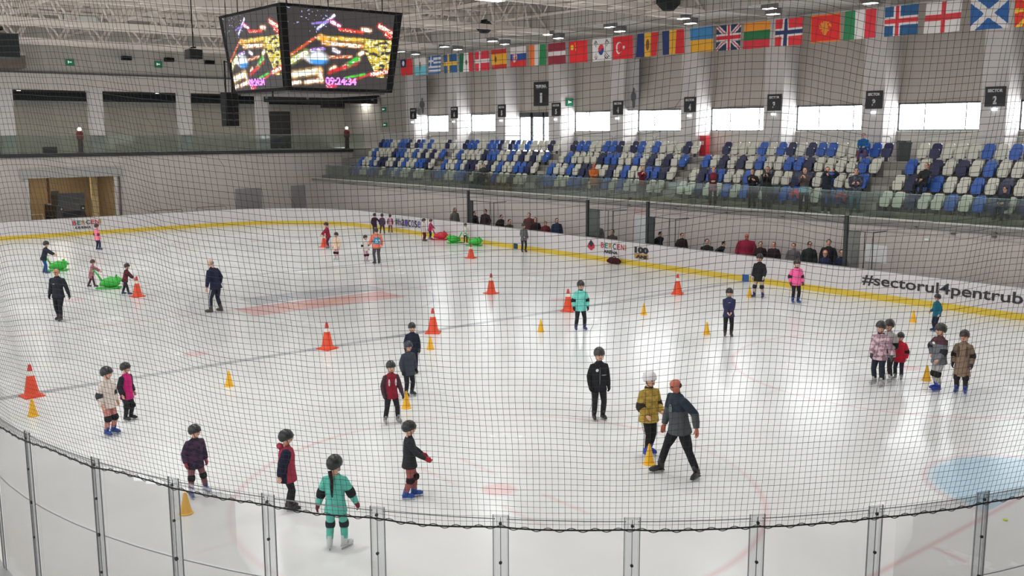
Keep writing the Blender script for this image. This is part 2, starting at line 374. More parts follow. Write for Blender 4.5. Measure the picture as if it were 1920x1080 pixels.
for k, p in enumerate(PR):
    struct(MB().box((p-PWID, YP, 4.94), (p, YW, 13.0)).build('trim_%d' % (k+1), pillm))
    if k == 0: continue
    x0, x1 = p, p+WP-PWID
    door = (abs(p+16.65) < .1)
    z0 = 4.95 if door else zb
    fr = MB()
    fr.box((x0, YW-.08, zt-.07), (x1, YW+.02, zt)); fr.box((x0, YW-.08, z0), (x1, YW+.02, z0+.05)); fr.box((x0, YW-.08, z0), (x0+.05, YW+.02, zt)); fr.box((x1-.05, YW-.08, z0), (x1, YW+.02, zt))
    if door:
        fr.box((x0, YW-.1, zt-.3), (x1, YW+.02, zt))
        for xx in (x0+1.15, x0+1.25, x0+2.35, x0+3.3): fr.box((xx-.06, YW-.1, z0), (xx+.06, YW+.02, zt))
    else:
        fr.box((x0+1.2, YW-.05, z0), (x0+1.235, YW+.02, zt)); fr.box((x1-1.2, YW-.05, z0), (x1-1.165, YW+.02, zt))
    f = struct(fr.build(('door_1' if door else 'window_%d' % k), framem))
    pane = MB().box((x0+.04, YW-.02, z0+.04), (x1-.04, YW-.005, zt-.05)).build('pane', [daym], f)
    if not door:
        struct(MB().box((x0, YW-.12, zb-.05), (x1, YW, zb)).build('trim_%d' % (k+20), mat('pale sill', (225, 225, 220), .5)))
# low ceiling over the stand with ribs and lamps
ceilm = striped('ribbed ceiling', (196, 190, 183), (150, 145, 140), 0, .5, .06)
struct(MB().box((-34, YS+.05, ZCE), (XE, YW+.3, ZCE+.15)).box((-34, YS-.1, ZCE-.25), (XE, YS+.04, 13.7)).build('ceiling_grandstand', ceilm))
for i in range(10):
    x = PR[-1]+WP*i-PWID/2
    struct(MB().box((x-.15, YS, ZCE-.25), (x+.15, YW, ZCE)).build('trim_%d' % (40+i), mat('ceiling rib paint', (186, 180, 172), .7)))
lampm = mat('lit lamp lens', (255, 252, 245), .4, emit=6.0); housing = mat('grey lamp housing', (120, 120, 118), .5)
li = 0
for i in range(11):
    for j, yy in enumerate((19.3, 21.2)):
        x = -29.5+WP*i*.93+ (.0 if j else 1.2)
        if x > 20: continue
        r = empty('ceiling_light', (x, yy, ZCE-.26)); li += 1
        MB().cbox((0, 0, .13), (.62, .42, .26)).build('housing', [housing], r); MB().cbox((0, 0, -.008), (.52, .32, .02)).build('lens', [lampm], r)
        tag(r, 'small square lit ceiling lamp, %s, %s from the far end' % (('row nearer the ice', 'row nearer the wall')[j], ORD[i]), 'ceiling light', 'lamps under the grandstand ceiling')
struct(MB().box((41, -24, 0), (41.3, 26, 13.8)).build('wall_near_unseen', wallm))  # unseen end wall, added to keep world light off the near ice
# ---- far end ----------------------------------------------------------------
XW = -34.0
gy0, gy1, gz1 = -1.95, 3.45, 3.45
farm = striped('far wall panels', (206, 196, 190), (192, 182, 176), 1, 1.5, .02)
fw = MB(); fw.box((XW-.3, -22, 0), (XW, gy0, 4.9)); fw.box((XW-.3, gy1, 0), (XW, YW+.3, 4.9)); fw.box((XW-.3, gy0, gz1), (XW, gy1, 4.9))
struct(fw.build('wall_far_lower', farm))
slabm = mat('dark slab edge', (44, 46, 46), .6)
struct(MB().box((XW-8, -22, 4.74), (XW+.12, YS+5, 4.98)).build('floor_balcony', [conc])); struct(MB().box((XW+.1, -22, 4.76), (XW+.16, 22.6, 4.99)).build('trim_60', slabm))
cols_y = [PX(u, 230, XW).y for u in (14, 183, 349, 495)]
pp = MB()
for i, y in enumerate(cols_y):
    struct(MB().box((XW-.55, y-.42, 4.98), (XW+.02, y+.42, 8.95)).build('trim_%d' % (61+i), pillm))
struct(MB().box((XW-.5, -22, 8.95), (XW+.06, 22.9, 9.95)).build('trim_70', mat('beam paint', (204, 196, 190), .6, noise=.04, nscale=1)))
struct(MB().box((XW-.7, -22, 9.95), (XW+.2, 22.9, 10.05)).build('trim_71', mat('dark ledge', (88, 84, 80), .7)))
# recessed concourse wall; the dark strip above paints in the shade of the gap
cw = MB(); cw.box((XW-6.2, -22, 4.98), (XW-6, 26, 8.2), 0); cw.box((XW-6.2, -22, 8.2), (XW-6, 26, 9.0), 1); cw.box((XW-6.2, -22, 8.1), (XW-5.9, 22, 8.45), 2)
struct(cw.build('wall_concourse', [mat('concourse wall', (166, 160, 148), .8, noise=.05, nscale=1), mat('painted recess shade', (16, 26, 28), .6), mat('pale lintel', (150, 150, 144), .7)]))
struct(MB().box((XW-6.2, -22, 9.0), (XW, 26, 9.1)).build('ceiling_concourse', mat('dark soffit', (40, 44, 44), .7)))
struct(MB().box((XW-.3, -22, 10.05), (XW, YW, 13.7)).build('wall_far_upper', mat('upper wall paint', (186, 180, 172), .8, noise=.05, nscale=1)))
struct(MB().box((XW-6.2, YW+.31, 4.9), (XW+.05, YW+.6, 13.7)).box((XW-6.2, YW, 9.1), (XW, YW+.3, 13.7)).build('wall_concourse_side', mat('side wall paint', (196, 190, 180), .8, noise=.04, nscale=1)))
for i, u in enumerate((40, 167, 300, 430, 540, 685)):
    y_ = PX(u, 197, XW-2.2).y; r = empty('down_light', (XW-2.6, y_, 8.98)); MB().lathe([(.16, 0), (.16, .1)], 14).build('housing', [housing], r); MB().lathe([(.12, -.012), (.12, -.002)], 14).build('lens', [lampm], r)
    l = area('down_light_glow', (0, 0, -.05), (0, 0, 0), .25, .25, 60, (1, .97, .92)); l.parent = r
    tag(r, 'small lit downlight in the balcony ceiling at the far end, %s from the left' % ORD[i], 'ceiling light', 'downlights over the far balcony')
# black blind box hanging across the right half of the far end
x0, x1 = PX(497, 185, XW+.3).y, PX(705, 185, XW+.3).y
bb = MB().box((XW+.1, x0, PX(600, 193, XW+.3).z), (XW+.5, x1, PX(600, 178, XW+.3).z)).build('blind_box', mat('matt black metal', (26, 28, 28), .6)); tag(bb, 'long black blind box hanging from the far beam under the scoreboard', 'blind box')
for u in (500, 577, 698):
    y = PX(u, 184, XW+.52).y; MB().box((XW+.5, y-.1, PX(600, 187, XW+.5).z), (XW+.52, y+.1, PX(600, 183, XW+.5).z)).build('label_plate', [mat('grey label', (120, 120, 120), .6)], bb)
# doorway recesses in the concourse wall
for u0, u1 in ((505, 545), (668, 710)):
    a, b_ = PX(u0, 240, XW-5.9).y, PX(u1, 240, XW-5.9).y
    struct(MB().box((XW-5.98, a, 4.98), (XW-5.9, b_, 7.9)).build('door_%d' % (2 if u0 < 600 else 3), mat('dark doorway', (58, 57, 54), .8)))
# glass balustrade of the balcony
balg = glassmat('balustrade glass', (236, 243, 239), .9, .04, .04)
y = -8.0; i = 0
gp = empty('glass_balustrade', (XW+.05, 0, 4.98)); tag(gp, 'long glass balustrade along the balcony at the far end of the rink', 'balustrade')
while y < 22.2:
    MB().box((0, y, .03), (.02, y+1.42, 1.1)).build('glass_pane', [balg], gp); y += 1.45
MB().box((-.01, -8, 1.1), (.03, 22.4, 1.13)).build('handrail', [mat('brushed steel', (140, 146, 146), .35, .8)], gp)
# garage for the ice machine
warm = mat('warm lit plaster', (172, 150, 116), .8, noise=.08, nscale=1.2)
gr = MB(); gr.box((XW-7.2, gy0-1.2, 0), (XW-7, gy1+1.2, 4)); gr.box((XW-7, gy0-1.2, 0), (XW-.3, gy0-1, 4)); gr.box((XW-7, gy1+1, 0), (XW-.3, gy1+1.2, 4)); gr.box((XW-7.2, gy0-1.2, 4), (XW-.3, gy1+1.2, 4.1))
struct(gr.build('wall_garage', warm))
struct(MB().box((XW-1.6, gy1-1.15, 0), (XW-1.3, gy1-.75, 4)).build('trim_72', mat('cream pillar', (208, 182, 130), .7)))
for yy in (gy0+1.6, gy0+2.9): struct(MB().box((XW-6.99, yy, 0), (XW-6.9, yy+.14, 4)).build('trim_%d' % (73+int(yy > 0)), mat('brown post', (96, 74, 52), .8)))
area('garage_lamp', (XW-3.5, .7, 3.9), (0, 0, 0), 2.5, 1.0, 120, (1, .86, .68))
gd = MB().box((XW+.01, gy0-.35, gz1), (XW+.22, gy1+.35, gz1+.62)).build('shutter_box', mat('grey shutter metal', (168, 166, 162), .5)); tag(gd, 'grey roller shutter box above the garage opening in the far wall', 'roller shutter')
for yy in (gy0, gy1): MB().box((XW+.01, yy-.09, 0), (XW+.12, yy+.09, gz1)).build('guide_rail', [mat('pale guide rail', (196, 192, 186), .5)], gd).location = (0, 0, 0)
# ================================================================ near glass and safety net
path = [(13.0+i*.5, YL) for i in range(15)]+near_arc+[(29.7, -5.75+i*.5) for i in range(1, 12)]
_cum = [0.0]
for a, b in zip(path[:-1], path[1:]): _cum.append(_cum[-1]+math.dist(a, b))
def at(s):
    s = max(0, min(_cum[-1]-1e-6, s)); i = 0
    while _cum[i+1] < s: i += 1
    t = (s-_cum[i])/(_cum[i+1]-_cum[i]); a, b = path[i], path[i+1]
    d = Vector((b[0]-a[0], b[1]-a[1])).normalized()
    return Vector((a[0]+(b[0]-a[0])*t, a[1]+(b[1]-a[1])*t)), d
def s_of_u(u, z=3.0):
    best = min((abs(proj((at(k*.02)[0].x, at(k*.02)[0].y, z))[0]-u), k*.02) for k in range(150, int(_cum[-1]/.02)))
    return best[1]
ZG = 3.06; ZJ = 2.30
US = [55, 182, 328, 506, 710, 941, 1185, 1418, 1640, 1838]
SS = [s_of_u(u) for u in US]; SS = [SS[0]-1.25*k for k in (4, 3, 2, 1)]+SS+[SS[-1]+1.25*k for k in (1, 2, 3)]
clear = glassmat('clear rink glass', (253, 253, 253), .4, .01)
strip = glassmat('clear joint strip', (242, 243, 243), .4, .05, .03)
edge = mat('dark glass edge', (120, 120, 122), .4); bolt = mat('bolt steel', (60, 60, 62), .4, .6)
def seg_box(mb, s0, s1, z0, z1, t, off=0.0, mi=0):
    a, d0 = at(s0); b, d1 = at(s1); n0 = Vector((d0.y, -d0.x)); n1 = Vector((d1.y, -d1.x))
    P = [a+n0*off, b+n1*off, b+n1*(off+t), a+n0*(off+t)]
    mb.prism([(p.x, p.y) for p in P], z0, z1, mi); return mb
def seg_wall(s0, s1, z0, z1, t, off=0.0, n=6):
    pts = []
    for k in range(n+1):
        a, d = at(s0+(s1-s0)*k/n); m_ = Vector((d.y, -d.x)); pts.append((a.x+m_.x*(off+t), a.y+m_.y*(off+t)))
    return MB().wall(pts, z0, z1, t)
gl = empty('rink_glass', (0, 0, 0)); tag(gl, 'curved clear rink glass barrier with dark seams along the bottom of the photo', 'glass barrier')
for i in range(3, 14):
    s0, s1 = SS[i], SS[i+1]; n = 6
    for z0, z1 in ((ZJ, ZG), (1.112, ZJ-.008)):
        g_ = seg_wall(s0+.05, s1-.05, z0, z1-.005, .012); e_ = seg_wall(s0+.05, s1-.05, z1-.005, z1, .012)
        g_ = g_.build('glass_pane', [clear], gl); e_.build('pane_edge', [edge], g_)
for i in range(3, 15):
    s = SS[i]
    r = seg_box(MB(), s-.065, s+.065, 1.112, ZG+.04, .008, .016).build('joint_strip', [strip], gl)
    for q in (-.065, .065): seg_box(MB(), s+q-.003, s+q+.003, 1.112, ZG+.04, .012, .014).build('strip_edge', [edge], r)
    seg_box(MB(), s-.003, s+.003, 1.112, ZG+.02, .006, .026).build('centre_seam', [edge], r)
    p, d = at(s); n = Vector((d.y, -d.x))
    for zz in (ZG-.03, 2.68, ZJ, 1.9):
        c = p+n*.03; MB().tube([(c.x, c.y, zz), (c.x+n.x*.015, c.y+n.y*.015, zz)], .014 if zz != ZJ else .02, 10).build('bolt', [bolt], r)
# ---- net: square mesh, hung from above the frame, laced to a rope on top of the glass
def interp(x, tab):
    if x <= tab[0][0]: return tab[0][1]
    for (a, b), (c, d) in zip(tab[:-1], tab[1:]):
        if x <= c: t = (x-a)/(c-a); t = t*t*(3-2*t); return b+(d-b)*t
    return tab[-1][1]
s_peak = [s_of_u(u, 5.0) for u in (20, 130, 600, 1000, 1398, 1560, 1900)]
rowtab = list(zip(s_peak, (-.16, .10, -.12, -.06, .14, .03, .07)))
def rope_z(s):
    k = 0
    for q in range(len(SS)-1):
        if SS[q] <= s <= SS[q+1]:
            t = (s-SS[q])/(SS[q+1]-SS[q]); k = math.sin(PI*t); break
    sag = {8: -.02, 4: .03, 5: .035, 6: .0}.get(q, -.012)
    return 3.0+sag*k
CELL = .052; ZTOP = 8.4
def net_point(i, j, s0):
    s = s0+i*CELL; z = 3.0+j*CELL*1.0
    h = (z-3.0); w = min(1, h/1.2)
    w2 = w*w*(3-2*w)
    s_ = s+.005*math.sin(j*.35+i*.21)*w+.025*math.sin(i*.06+j*.04)*w
    p, d = at(s_); n = Vector((d.y, -d.x))
    zz = z+interp(s, rowtab)*min(1, h/2.5)+.003*math.sin(i*.33+j*.11)+.014*math.sin(i*.09-j*.03)*w2
    if h < .35: zz += (rope_z(s)-3.0)*(1-h/.35)
    out = .04+.16*h+(.05*math.sin(s*2.1+j*.02)+.03*math.sin(s*5.3+.7))*w2
    return (p.x+n.x*out, p.y+n.y*out, zz)
s_lo, s_hi = s_of_u(-60), s_of_u(1990)
NI = int((s_hi-s_lo)/CELL); NJ = int((ZTOP-3)/CELL)
P = [[Vector(net_point(i, j, s_lo)) for j in range(NJ+1)] for i in range(NI+1)]
net = MB(); RN = .0016
def strand(pts, r):
    n = len(pts); vs = []
    for i, p in enumerate(pts):
        t = (pts[min(i+1, n-1)]-pts[max(i-1, 0)]).normalized(); b = Vector((EYE.x-p.x, EYE.y-p.y, .3)); b = (b-t*b.dot(t)).normalized(); a = t.cross(b)
        for k in range(3):
            w = 2*PI*k/3+.5; vs.append(p+a*(r*math.cos(w))+b*(r*math.sin(w)))
    net.add(vs, [(i*3+k, i*3+(k+1) % 3, (i+1)*3+(k+1) % 3, (i+1)*3+k) for i in range(n-1) for k in range(3)])
for i in range(NI+1): strand(P[i], RN)
for j in range(0, NJ+1): strand([P[i][j] for i in range(NI+1)], RN*(1.0 if j % 7 else 1.25))
netm = mat('black twine', (54, 54, 54), .9)
nt_ = empty('safety_net', (0, 0, 0)); tag(nt_, 'large black square mesh safety net hanging above the near rink glass', 'safety net')
net.build('mesh_netting', [netm], nt_)
rp = [Vector((P[i][0].x, P[i][0].y, P[i][0].z)) for i in range(NI+1)]
MB().tube(rp, .0075, 6).build('edge_rope', [mat('black rope', (28, 28, 28), .9)], nt_)
lace = []
for i in range(NI*4):
    t = i/4; k = int(t); f_ = t-k; p = rp[k].lerp(rp[min(k+1, NI)], f_); lace.append(p+Vector((0, 0, .017*math.sin(i*.42))))
MB().tube(lace, .004, 5).build('lacing_cord', [mat('grey cord', (70, 70, 70), .9)], nt_)
MB().tube([P[i][NJ] for i in range(NI+1)], .008, 6).build('top_rope', [netm], nt_)
# ================================================================ roof
rm = mat('roof steel', (226, 216, 207), .55, noise=.05, nscale=1); dk = striped('roof deck', (214, 203, 195), (180, 171, 164), 0, .45, .09)
struct(MB().box((-36, -24, 13.6), (41, YS+.1, 13.8)).build('ceiling', dk))
def bar(mb, a, b, w=.07, mi=0):
    mb.tube([a, b], w, 4, mi, caps=False)
TX = [(-29.2, 'farthest'), (-18.6, 'second from the far end'), (-7.9, 'third from the far end'), (2.7, 'nearest, above the scoreboard')]
for x, which in TX:
    r = empty('roof_truss', (x, 0, 11.5))
    for dx in (-.75, .75):
        MB().box((dx-.11, -24, -.12), (dx+.11, YS, .12)).build('bottom_chord', [rm], r)
    MB().box((-.12, -24, 1.85), (.12, YS, 2.09)).build('top_chord', [rm], r)
    w = MB(); n = 18; dy = (YS+24)/n
    for k in range(n):
        y0 = -24+dy*k
        for dx in (-.75, .75):
            bar(w, (dx, y0, 0), (0, y0+dy/2, 1.95)); bar(w, (0, y0+dy/2, 1.95), (dx, y0+dy, 0))
        bar(w, (-.75, y0, 0), (.75, y0, 0)); bar(w, (-.75, y0, 0), (.75, y0+dy, 0), .045)
    w.build('lattice_web', [rm], r)
    tag(r, 'pale steel roof truss spanning across the rink, %s' % which, 'roof truss', 'main roof trusses')
for i, y in enumerate((-21, -15.5, -10, -4.5, 1, 6.5, 12, 17.5)):
    r = empty('roof_joist', (0, y, 12.3)); w = MB()
    MB().box((-34, -.07, 1.1), (8.4, .07, 1.24)).build('top_chord', [rm], r); MB().box((-34, -.06, -.05), (8.4, .06, .06)).build('bottom_chord', [rm], r)
    k = -34.0
    while k < 7:
        bar(w, (k, 0, 0), (k+.9, 0, 1.15), .045); bar(w, (k+.9, 0, 1.15), (k+1.8, 0, 0), .045); k += 1.8
    w.build('lattice_web', [rm], r)
    tag(r, 'pale steel roof joist running along the rink, %s from the left' % ORD[i], 'roof joist', 'lengthwise roof joists')
for i, x in enumerate((-31.5, -26.5, -23.9, -21.3, -16, -13.3, -10.6, -5.2, -2.5, .1, 5.4)):
    o = MB().box((x-.09, -24, 12.75), (x+.09, YS, 12.95)).build('roof_purlin', [rm]); tag(o, 'thin steel roof purlin running across the rink, %s from the far end' % ORD[i], 'roof purlin', 'roof purlins')
# ---- added lights to brighten the ice: deep boxes between the trusses, lit downwards only
basin = mat('fill light box', (215, 215, 212), .5)
for i, x in enumerate((-24, -13.3, -2.6, 11.2, 19.0, 27.0)):
    for j, y in enumerate((-11.5, -1.0, 10.5)):
        if x > 28: continue
        r = empty('rink_fill_light', (x, y, 12.1)); b = MB()
        b.box((-.5, -.9, .0), (-.47, .9, .4)).box((.47, -.9, .0), (.5, .9, .4)).box((-.5, -.9, 0), (.5, -.87, .4)).box((-.5, .87, 0), (.5, .9, .4)).box((-.5, -.9, .38), (.5, .9, .42))
        b.build('deep_housing', [basin], r); MB().tube([(0, 0, .42), (0, 0, 1.5)], .015, 5).build('hanger', [housing], r)
        l = area('fill_light', (0, 0, .3), (0, 0, 0), .9, 1.7, FILL_W*(1.05, 1.05, 1.1, 1.05, .72, .42)[i], (.97, 1, 1)); l.parent = r
        tag(r, 'added box shaped rink fill light under the roof, %s row from the far end, %s' % (ORD[i], ('left', 'middle', 'right')[j]), 'rink fill light', 'added rink lights under the roof')
# ================================================================ scoreboard cube
def paint_grid(name, nx, ny, fn, P00, P10, P11, P01, mtl, parent=None, thick=0):
    """flat printed panel: nx x ny faces each with its own colour from fn(u,v); corners lower-left, lower-right, upper-right, upper-left"""
    vs = []; fs = []
    for j in range(ny+1):
        for i in range(nx+1):
            u, v = i/nx, j/ny; a = Vector(P00).lerp(Vector(P10), u); b = Vector(P01).lerp(Vector(P11), u); vs.append(a.lerp(b, v))
    for j in range(ny):
        for i in range(nx): q = j*(nx+1)+i; fs.append((q, q+1, q+nx+2, q+nx+1))
    me = bpy.data.meshes.new(name); me.from_pydata([tuple(v) for v in vs], [], fs); at_ = me.color_attributes.new('print', 'FLOAT_COLOR', 'CORNER')
    data = []
    for j in range(ny):
        for i in range(nx):
            c = fn((i+.5)/nx, (j+.5)/ny); data += list(lin(c))*4
    at_.data.foreach_set('color', data); me.materials.append(mtl)
    o = bpy.data.objects.new(name, me); COL.objects.link(o)
    if parent: o.parent = parent
    return o
rs = random.Random(3)
_nz = [[rs.random() for _ in range(200)] for _ in range(200)]
def nz(x, y, s): 
    x = x*s; y = y*s; i = int(x) % 199; j = int(y) % 199; fx_, fy_ = x-int(x), y-int(y)
    return (_nz[i][j]*(1-fx_)+_nz[i+1][j]*fx_)*(1-fy_)+(_nz[i][j+1]*(1-fx_)+_nz[i+1][j+1]*fx_)*fy_
def seg_d(x, y, a, b):
    dx, dy = b[0]-a[0], b[1]-a[1]; t = max(0, min(1, ((x-a[0])*dx+(y-a[1])*dy)/(dx*dx+dy*dy))); return math.hypot((x-a[0]-t*dx)*1.4, y-a[1]-t*dy)
def screen(u, v):
    y = 1-v; c = [52, 46, 46]; n1 = nz(u, y, 34); n2 = nz(u+.3, y, 70)
    def put(rgb, k):
        k = max(0, min(1, k))
        for q in range(3): c[q] = c[q]*(1-k)+rgb[q]*k
    def glow(a, b, w, rgb, th=.35, core=True):
        d = seg_d(u, y, a, b)
        k = (1-d/w)*1.6*(.35+n1)
        if k > 0: put(rgb, k)
        if core and d < w*.45 and n2 > th: put((255, 255, 235), 1)
    if y < .3 and u < .38 and n2 > .86: put((190, 200, 255), .9)
    glow((.27, .25), (.42, .07), .035, (130, 140, 230)); glow((.22, .19), (.42, .14), .02, (150, 120, 220), .8)
    glow((.40, .15), (.47, .2), .05, (230, 60, 170)); glow((.48, .24), (.7, .26), .035, (240, 60, 40), .7); glow((.7, .22), (.77, .23), .05, (255, 170, 110), .2)
    glow((.86, .16), (.98, .24), .06, (255, 60, 40), .35); glow((.93, .26), (.99, .3), .05, (240, 40, 30), .6)
    glow((.28, .36), (.72, .36), .045, (250, 200, 60), .7); glow((.32, .42), (.7, .44), .05, (255, 150, 60), .35); glow((.3, .34), (.36, .42), .05, (255, 170, 60), .6)
    glow((.0, .6), (.25, .36), .03, (230, 90, 40), .8); glow((.0, .68), (.15, .56), .07, (200, 210, 90), .4); glow((.12, .6), (.2, .66), .05, (255, 220, 230), .3)
    glow((.2, .53), (.32, .5), .04, (170, 120, 230), .5); glow((.42, .5), (.47, .53), .05, (220, 190, 250), .3); glow((.38, .6), (.6, .58), .03, (250, 120, 60), .6)
    d = math.hypot((u-.27)/.12, (y-.62)/.11)
    if d < 1: put((70, 160, 250) if y > .64 else (240, 250, 255), min(1, 2.4*(1-d)))
    for a in ((.4, .76), (.53, .72), (.64, .64), (.68, .55)):
        glow(a, (a[0]+.03, a[1]-.03), .055, (250, 180, 110), .2)
    glow((.38, .8), (.66, .66), .04, (210, 40, 40), .95); glow((.58, .68), (.66, .6), .05, (60, 200, 60), .8)
    if u > .72 and .34 < y < .84:
        k = (u-.72)/.28; 
        if y > .34 and y < .36+.62*k+.12 and n1 > .3 and y > .34+max(0, (k-.75))*0: put((215, 190, 50) if n2 < .62 else (255, 250, 200), 1.0 if n1 > .42 else .6)
    glow((.82, .8), (.98, .76), .05, (250, 70, 60), .4); glow((.6, .9), (.8, .8), .03, (220, 60, 60), .85); glow((.55, .86), (.75, .8), .025, (80, 210, 60), .9, False)
    glow((.02, .84), (.28, .78), .075, (255, 200, 120), .05); glow((.28, .8), (.3, .9), .06, (255, 170, 90), .05); glow((.0, .95), (.08, .93), .045, (255, 190, 150), .1); glow((.14, .93), (.28, .9), .05, (255, 170, 110), .2)
    glow((.36, .97), (.44, .97), .04, (250, 60, 110), .6)
    return tuple(c)
scrm = attrmat('lit led screen', .4, 1.15)
sb = empty('scoreboard_cube', (-.5, .44, 7.7)); tag(sb, 'black four-sided scoreboard cube with bright video screens hanging over centre ice', 'scoreboard')
blk = mat('matt black housing', (20, 19, 20), .6, spec=.15)
tw, tl = 2.42, 2.55       # half width across Y / half length along X at the top
bw_, bl = 2.12, 2.2
H_ = 2.85
body = MB().add([(-bl, -bw_, 0), (bl, -bw_, 0), (bl, bw_, 0), (-bl, bw_, 0), (-tl, -tw, H_), (tl, -tw, H_), (tl, tw, H_), (-tl, tw, H_)],
                [(0, 3, 2, 1), (4, 5, 6, 7), (0, 1, 5, 4), (1, 2, 6, 5), (2, 3, 7, 6), (3, 0, 4, 7)]).build('housing', [blk], sb)
e = .03
def lerp3(a, b, t): return Vector(a).lerp(Vector(b), t)
def face_screen(A, B, C, D, n, u0, u1):
    nn = Vector(n)*e
    P = [lerp3(lerp3(A, B, u), lerp3(D, C, u), v)+nn for u, v in ((u0, .035), (u1, .035), (u1, .965), (u0, .965))]
    paint_grid('video_screen', 150, 100, screen, *P, scrm, sb)
    return P
Pf = face_screen((bl, -bw_, 0), (bl, bw_, 0), (tl, tw, H_), (tl, -tw, H_), (1, 0, 0), .045, .93)
Pl = face_screen((-bl, -bw_, 0), (bl, -bw_, 0), (tl, -tw, H_), (-tl, -tw, H_), (0, -1, 0), .07, .955)
clk = mat('violet lit digits', (215, 130, 235), .5, emit=1.3)
for P, dx in ((Pf, Pf[1]-Pf[0]), (Pl, Pl[1]-Pl[0])):
    up = P[3]-P[0]; nrm = dx.cross(up).normalized()*.02
    place_text('09:24:34', .3, clk, P[0]+dx*.34+up*.045+nrm, dx, up, sb, 'clock_digits', .012, width=dx.length*.33, height=.27)
MB().box((-bl+.2, -bw_+.2, -.07), (bl-.2, bw_-.2, 0)).build('bottom_frame', [mat('grey underside', (96, 92, 90), .6)], sb)
for sx in (-1, 1):
    for sy in (-1, 1): MB().tube([(sx*2.0, sy*1.9, H_), (sx*2.0, sy*1.9, 4.1)], .02, 5).build('suspension_cable', [blk], sb)
MB().tube([(bl-1.0, -bw_-.05, 0), (bl-1.0, -bw_-.05, -.3)], .03, 5).build('cable', [blk], sb)
# loudspeaker cluster in its cage on the far left of the cube
c0 = PY(431, 205, -3.2); x = c0.x; y = c0.y
def PYz(u, v): return PY(u, v, y).z
ls = empty('hanging_speaker', (x, y, c0.z)); tag(ls, 'tall black line loudspeaker hanging in a thin cage below the left screen', 'loudspeaker')
hh_ = (PYz(431, 170)-PYz(431, 234)); 
lsb = MB()
for k in range(5): lsb.cbox((0, 0, hh_*(.4-.2*k)), (.4, .46, hh_*.19), rx=0)
lsb.build('speaker_boxes', [blk], ls)
cg = MB()
zt_ = PYz(431, 116)-c0.z; zb_ = PYz(431, 231)-c0.z
for sx in (-1, 1): cg.tube([(sx*.42, -sx*.3, zt_), (sx*.42, -sx*.3, zb_)], .03, 5)
cg.tube([(-.42, .3, zb_), (.42, -.3, zb_)], .02, 5); cg.tube([(-.42, .3, zt_), (.42, -.3, zt_)], .02, 5); cg.build('cage', [blk], ls)
MB().tube([(0, 0, hh_/2), (0, 0, 11.6-c0.z)], .012, 5).build('cable', [blk], ls)
def facet(name, u, v, Y, s, label, hexed=True):
    c = PY(u, v, Y); r = empty(name, c); b = MB()
    if hexed:
        b.lathe([(s*.45, -s*.62), (s*.95, -.12*s), (s*.95, s*.18), (s*.62, s*.62)], 6)
    else: b.cbox((0, 0, 0), (s*1.4, s*1.4, s))
    b.build('cabinet', [mat('charcoal cabinet', (34, 38, 37), .6, spec=.2)], r, loc=None)
    MB().cbox((0, 0, s*.72), (s*.9, .1, s*.14)).build('bracket', [blk], r); MB().tube([(0, 0, s*.7), (0, 0, 11.9-c.z)], .02, 5).build('hanger', [blk], r)
    tag(r, label, 'loudspeaker'); return r
facet('ceiling_speaker', 908, 51, 14.0, .47, 'black faceted loudspeaker hanging above the red cross and spanish flags')
facet('ceiling_speaker', 1253, 4, 14.0, .55, 'black faceted loudspeaker cut by the top edge above the romanian flag')
facet('ceiling_speaker', 363, 102, -4.0, .32, 'small black box loudspeaker hanging left of the scoreboard', False)
facet('ceiling_speaker', -4, 86, -14.0, .32, 'black loudspeaker cut by the left edge of the photo', False)
# flood lights on the far upper wall
for u, v in ((237, 109), (317, 112), (393, 117)):
    c = PX(u, v, XW+.35); r = empty('flood_light', c)
    MB().cbox((0, 0, 0), (.25, .62, .26), rx=0).build('housing', [blk], r); MB().cbox((-.2, 0, .12), (.3, .1, .08)).build('arm', [housing], r)
    tag(r, 'black flood lamp high on the far wall, %s' % {237: 'leftmost of three', 317: 'middle of three', 393: 'nearest the scoreboard'}[u], 'flood light', 'flood lamps on the far wall')
green = mat('green exit sign', (28, 120, 84), .5, emit=.12); wh = mat('white pictogram', (225, 240, 232), .5, emit=.4)
def exit_sign(P, nx, label, s=1.0):
    r = empty('exit_sign', P)
    if nx == 'x':
        MB().cbox((0, 0, 0), (.06, .5*s, .42*s)).build('sign_panel', [green], r); MB().cbox((.035, 0, .02), (.02, .2*s, .07*s)).cbox((.035, -.1*s, .02), (.02, .06, .16*s)).build('arrow', [wh], r)
    else:
        MB().cbox((0, 0, 0), (.5*s, .06, .3*s)).build('sign_panel', [green], r); MB().cbox((0, -.035, 0), (.26*s, .02, .07*s)).cbox((-.12*s, -.035, 0), (.05, .02, .15*s)).build('arrow', [wh], r)
    tag(r, label, 'exit sign')
exit_sign(PX(131, 117, XW+.05), 'x', 'small green exit sign high on the far wall, leftmost'); exit_sign(PX(297, 121, XW+.05), 'x', 'small green exit sign high on the far wall beside the scoreboard')
exit_sign(PY(720, 205, YW-.05), 'y', 'upper green exit sign on the wall left of the windows', 1.1); exit_sign(PY(722, 234, YW-.05), 'y', 'lower green exit sign on the wall left of the windows', 1.1)
exit_sign(PX(1068, 192, -11.34), 'x', 'green exit sign on the pillar right of the glass door', 1.1)
# air duct box top left
a = PX(0, 126, XW+2.0); b = PX(47, 104, XW+2.0)
o = MB().box((XW+.1, a.y-4, a.z), (XW+2, b.y, b.z)).build('air_duct', [mat('brown grey duct face', (104, 92, 82), .7)]); tag(o, 'boxy grey brown air duct at the upper left edge of the far wall', 'air duct')
MB().box((XW+.1, a.y-4, b.z), (XW+2.05, b.y+.03, b.z+.22)).build('duct_top', [mat('pale duct top', (176, 172, 166), .6)], o)
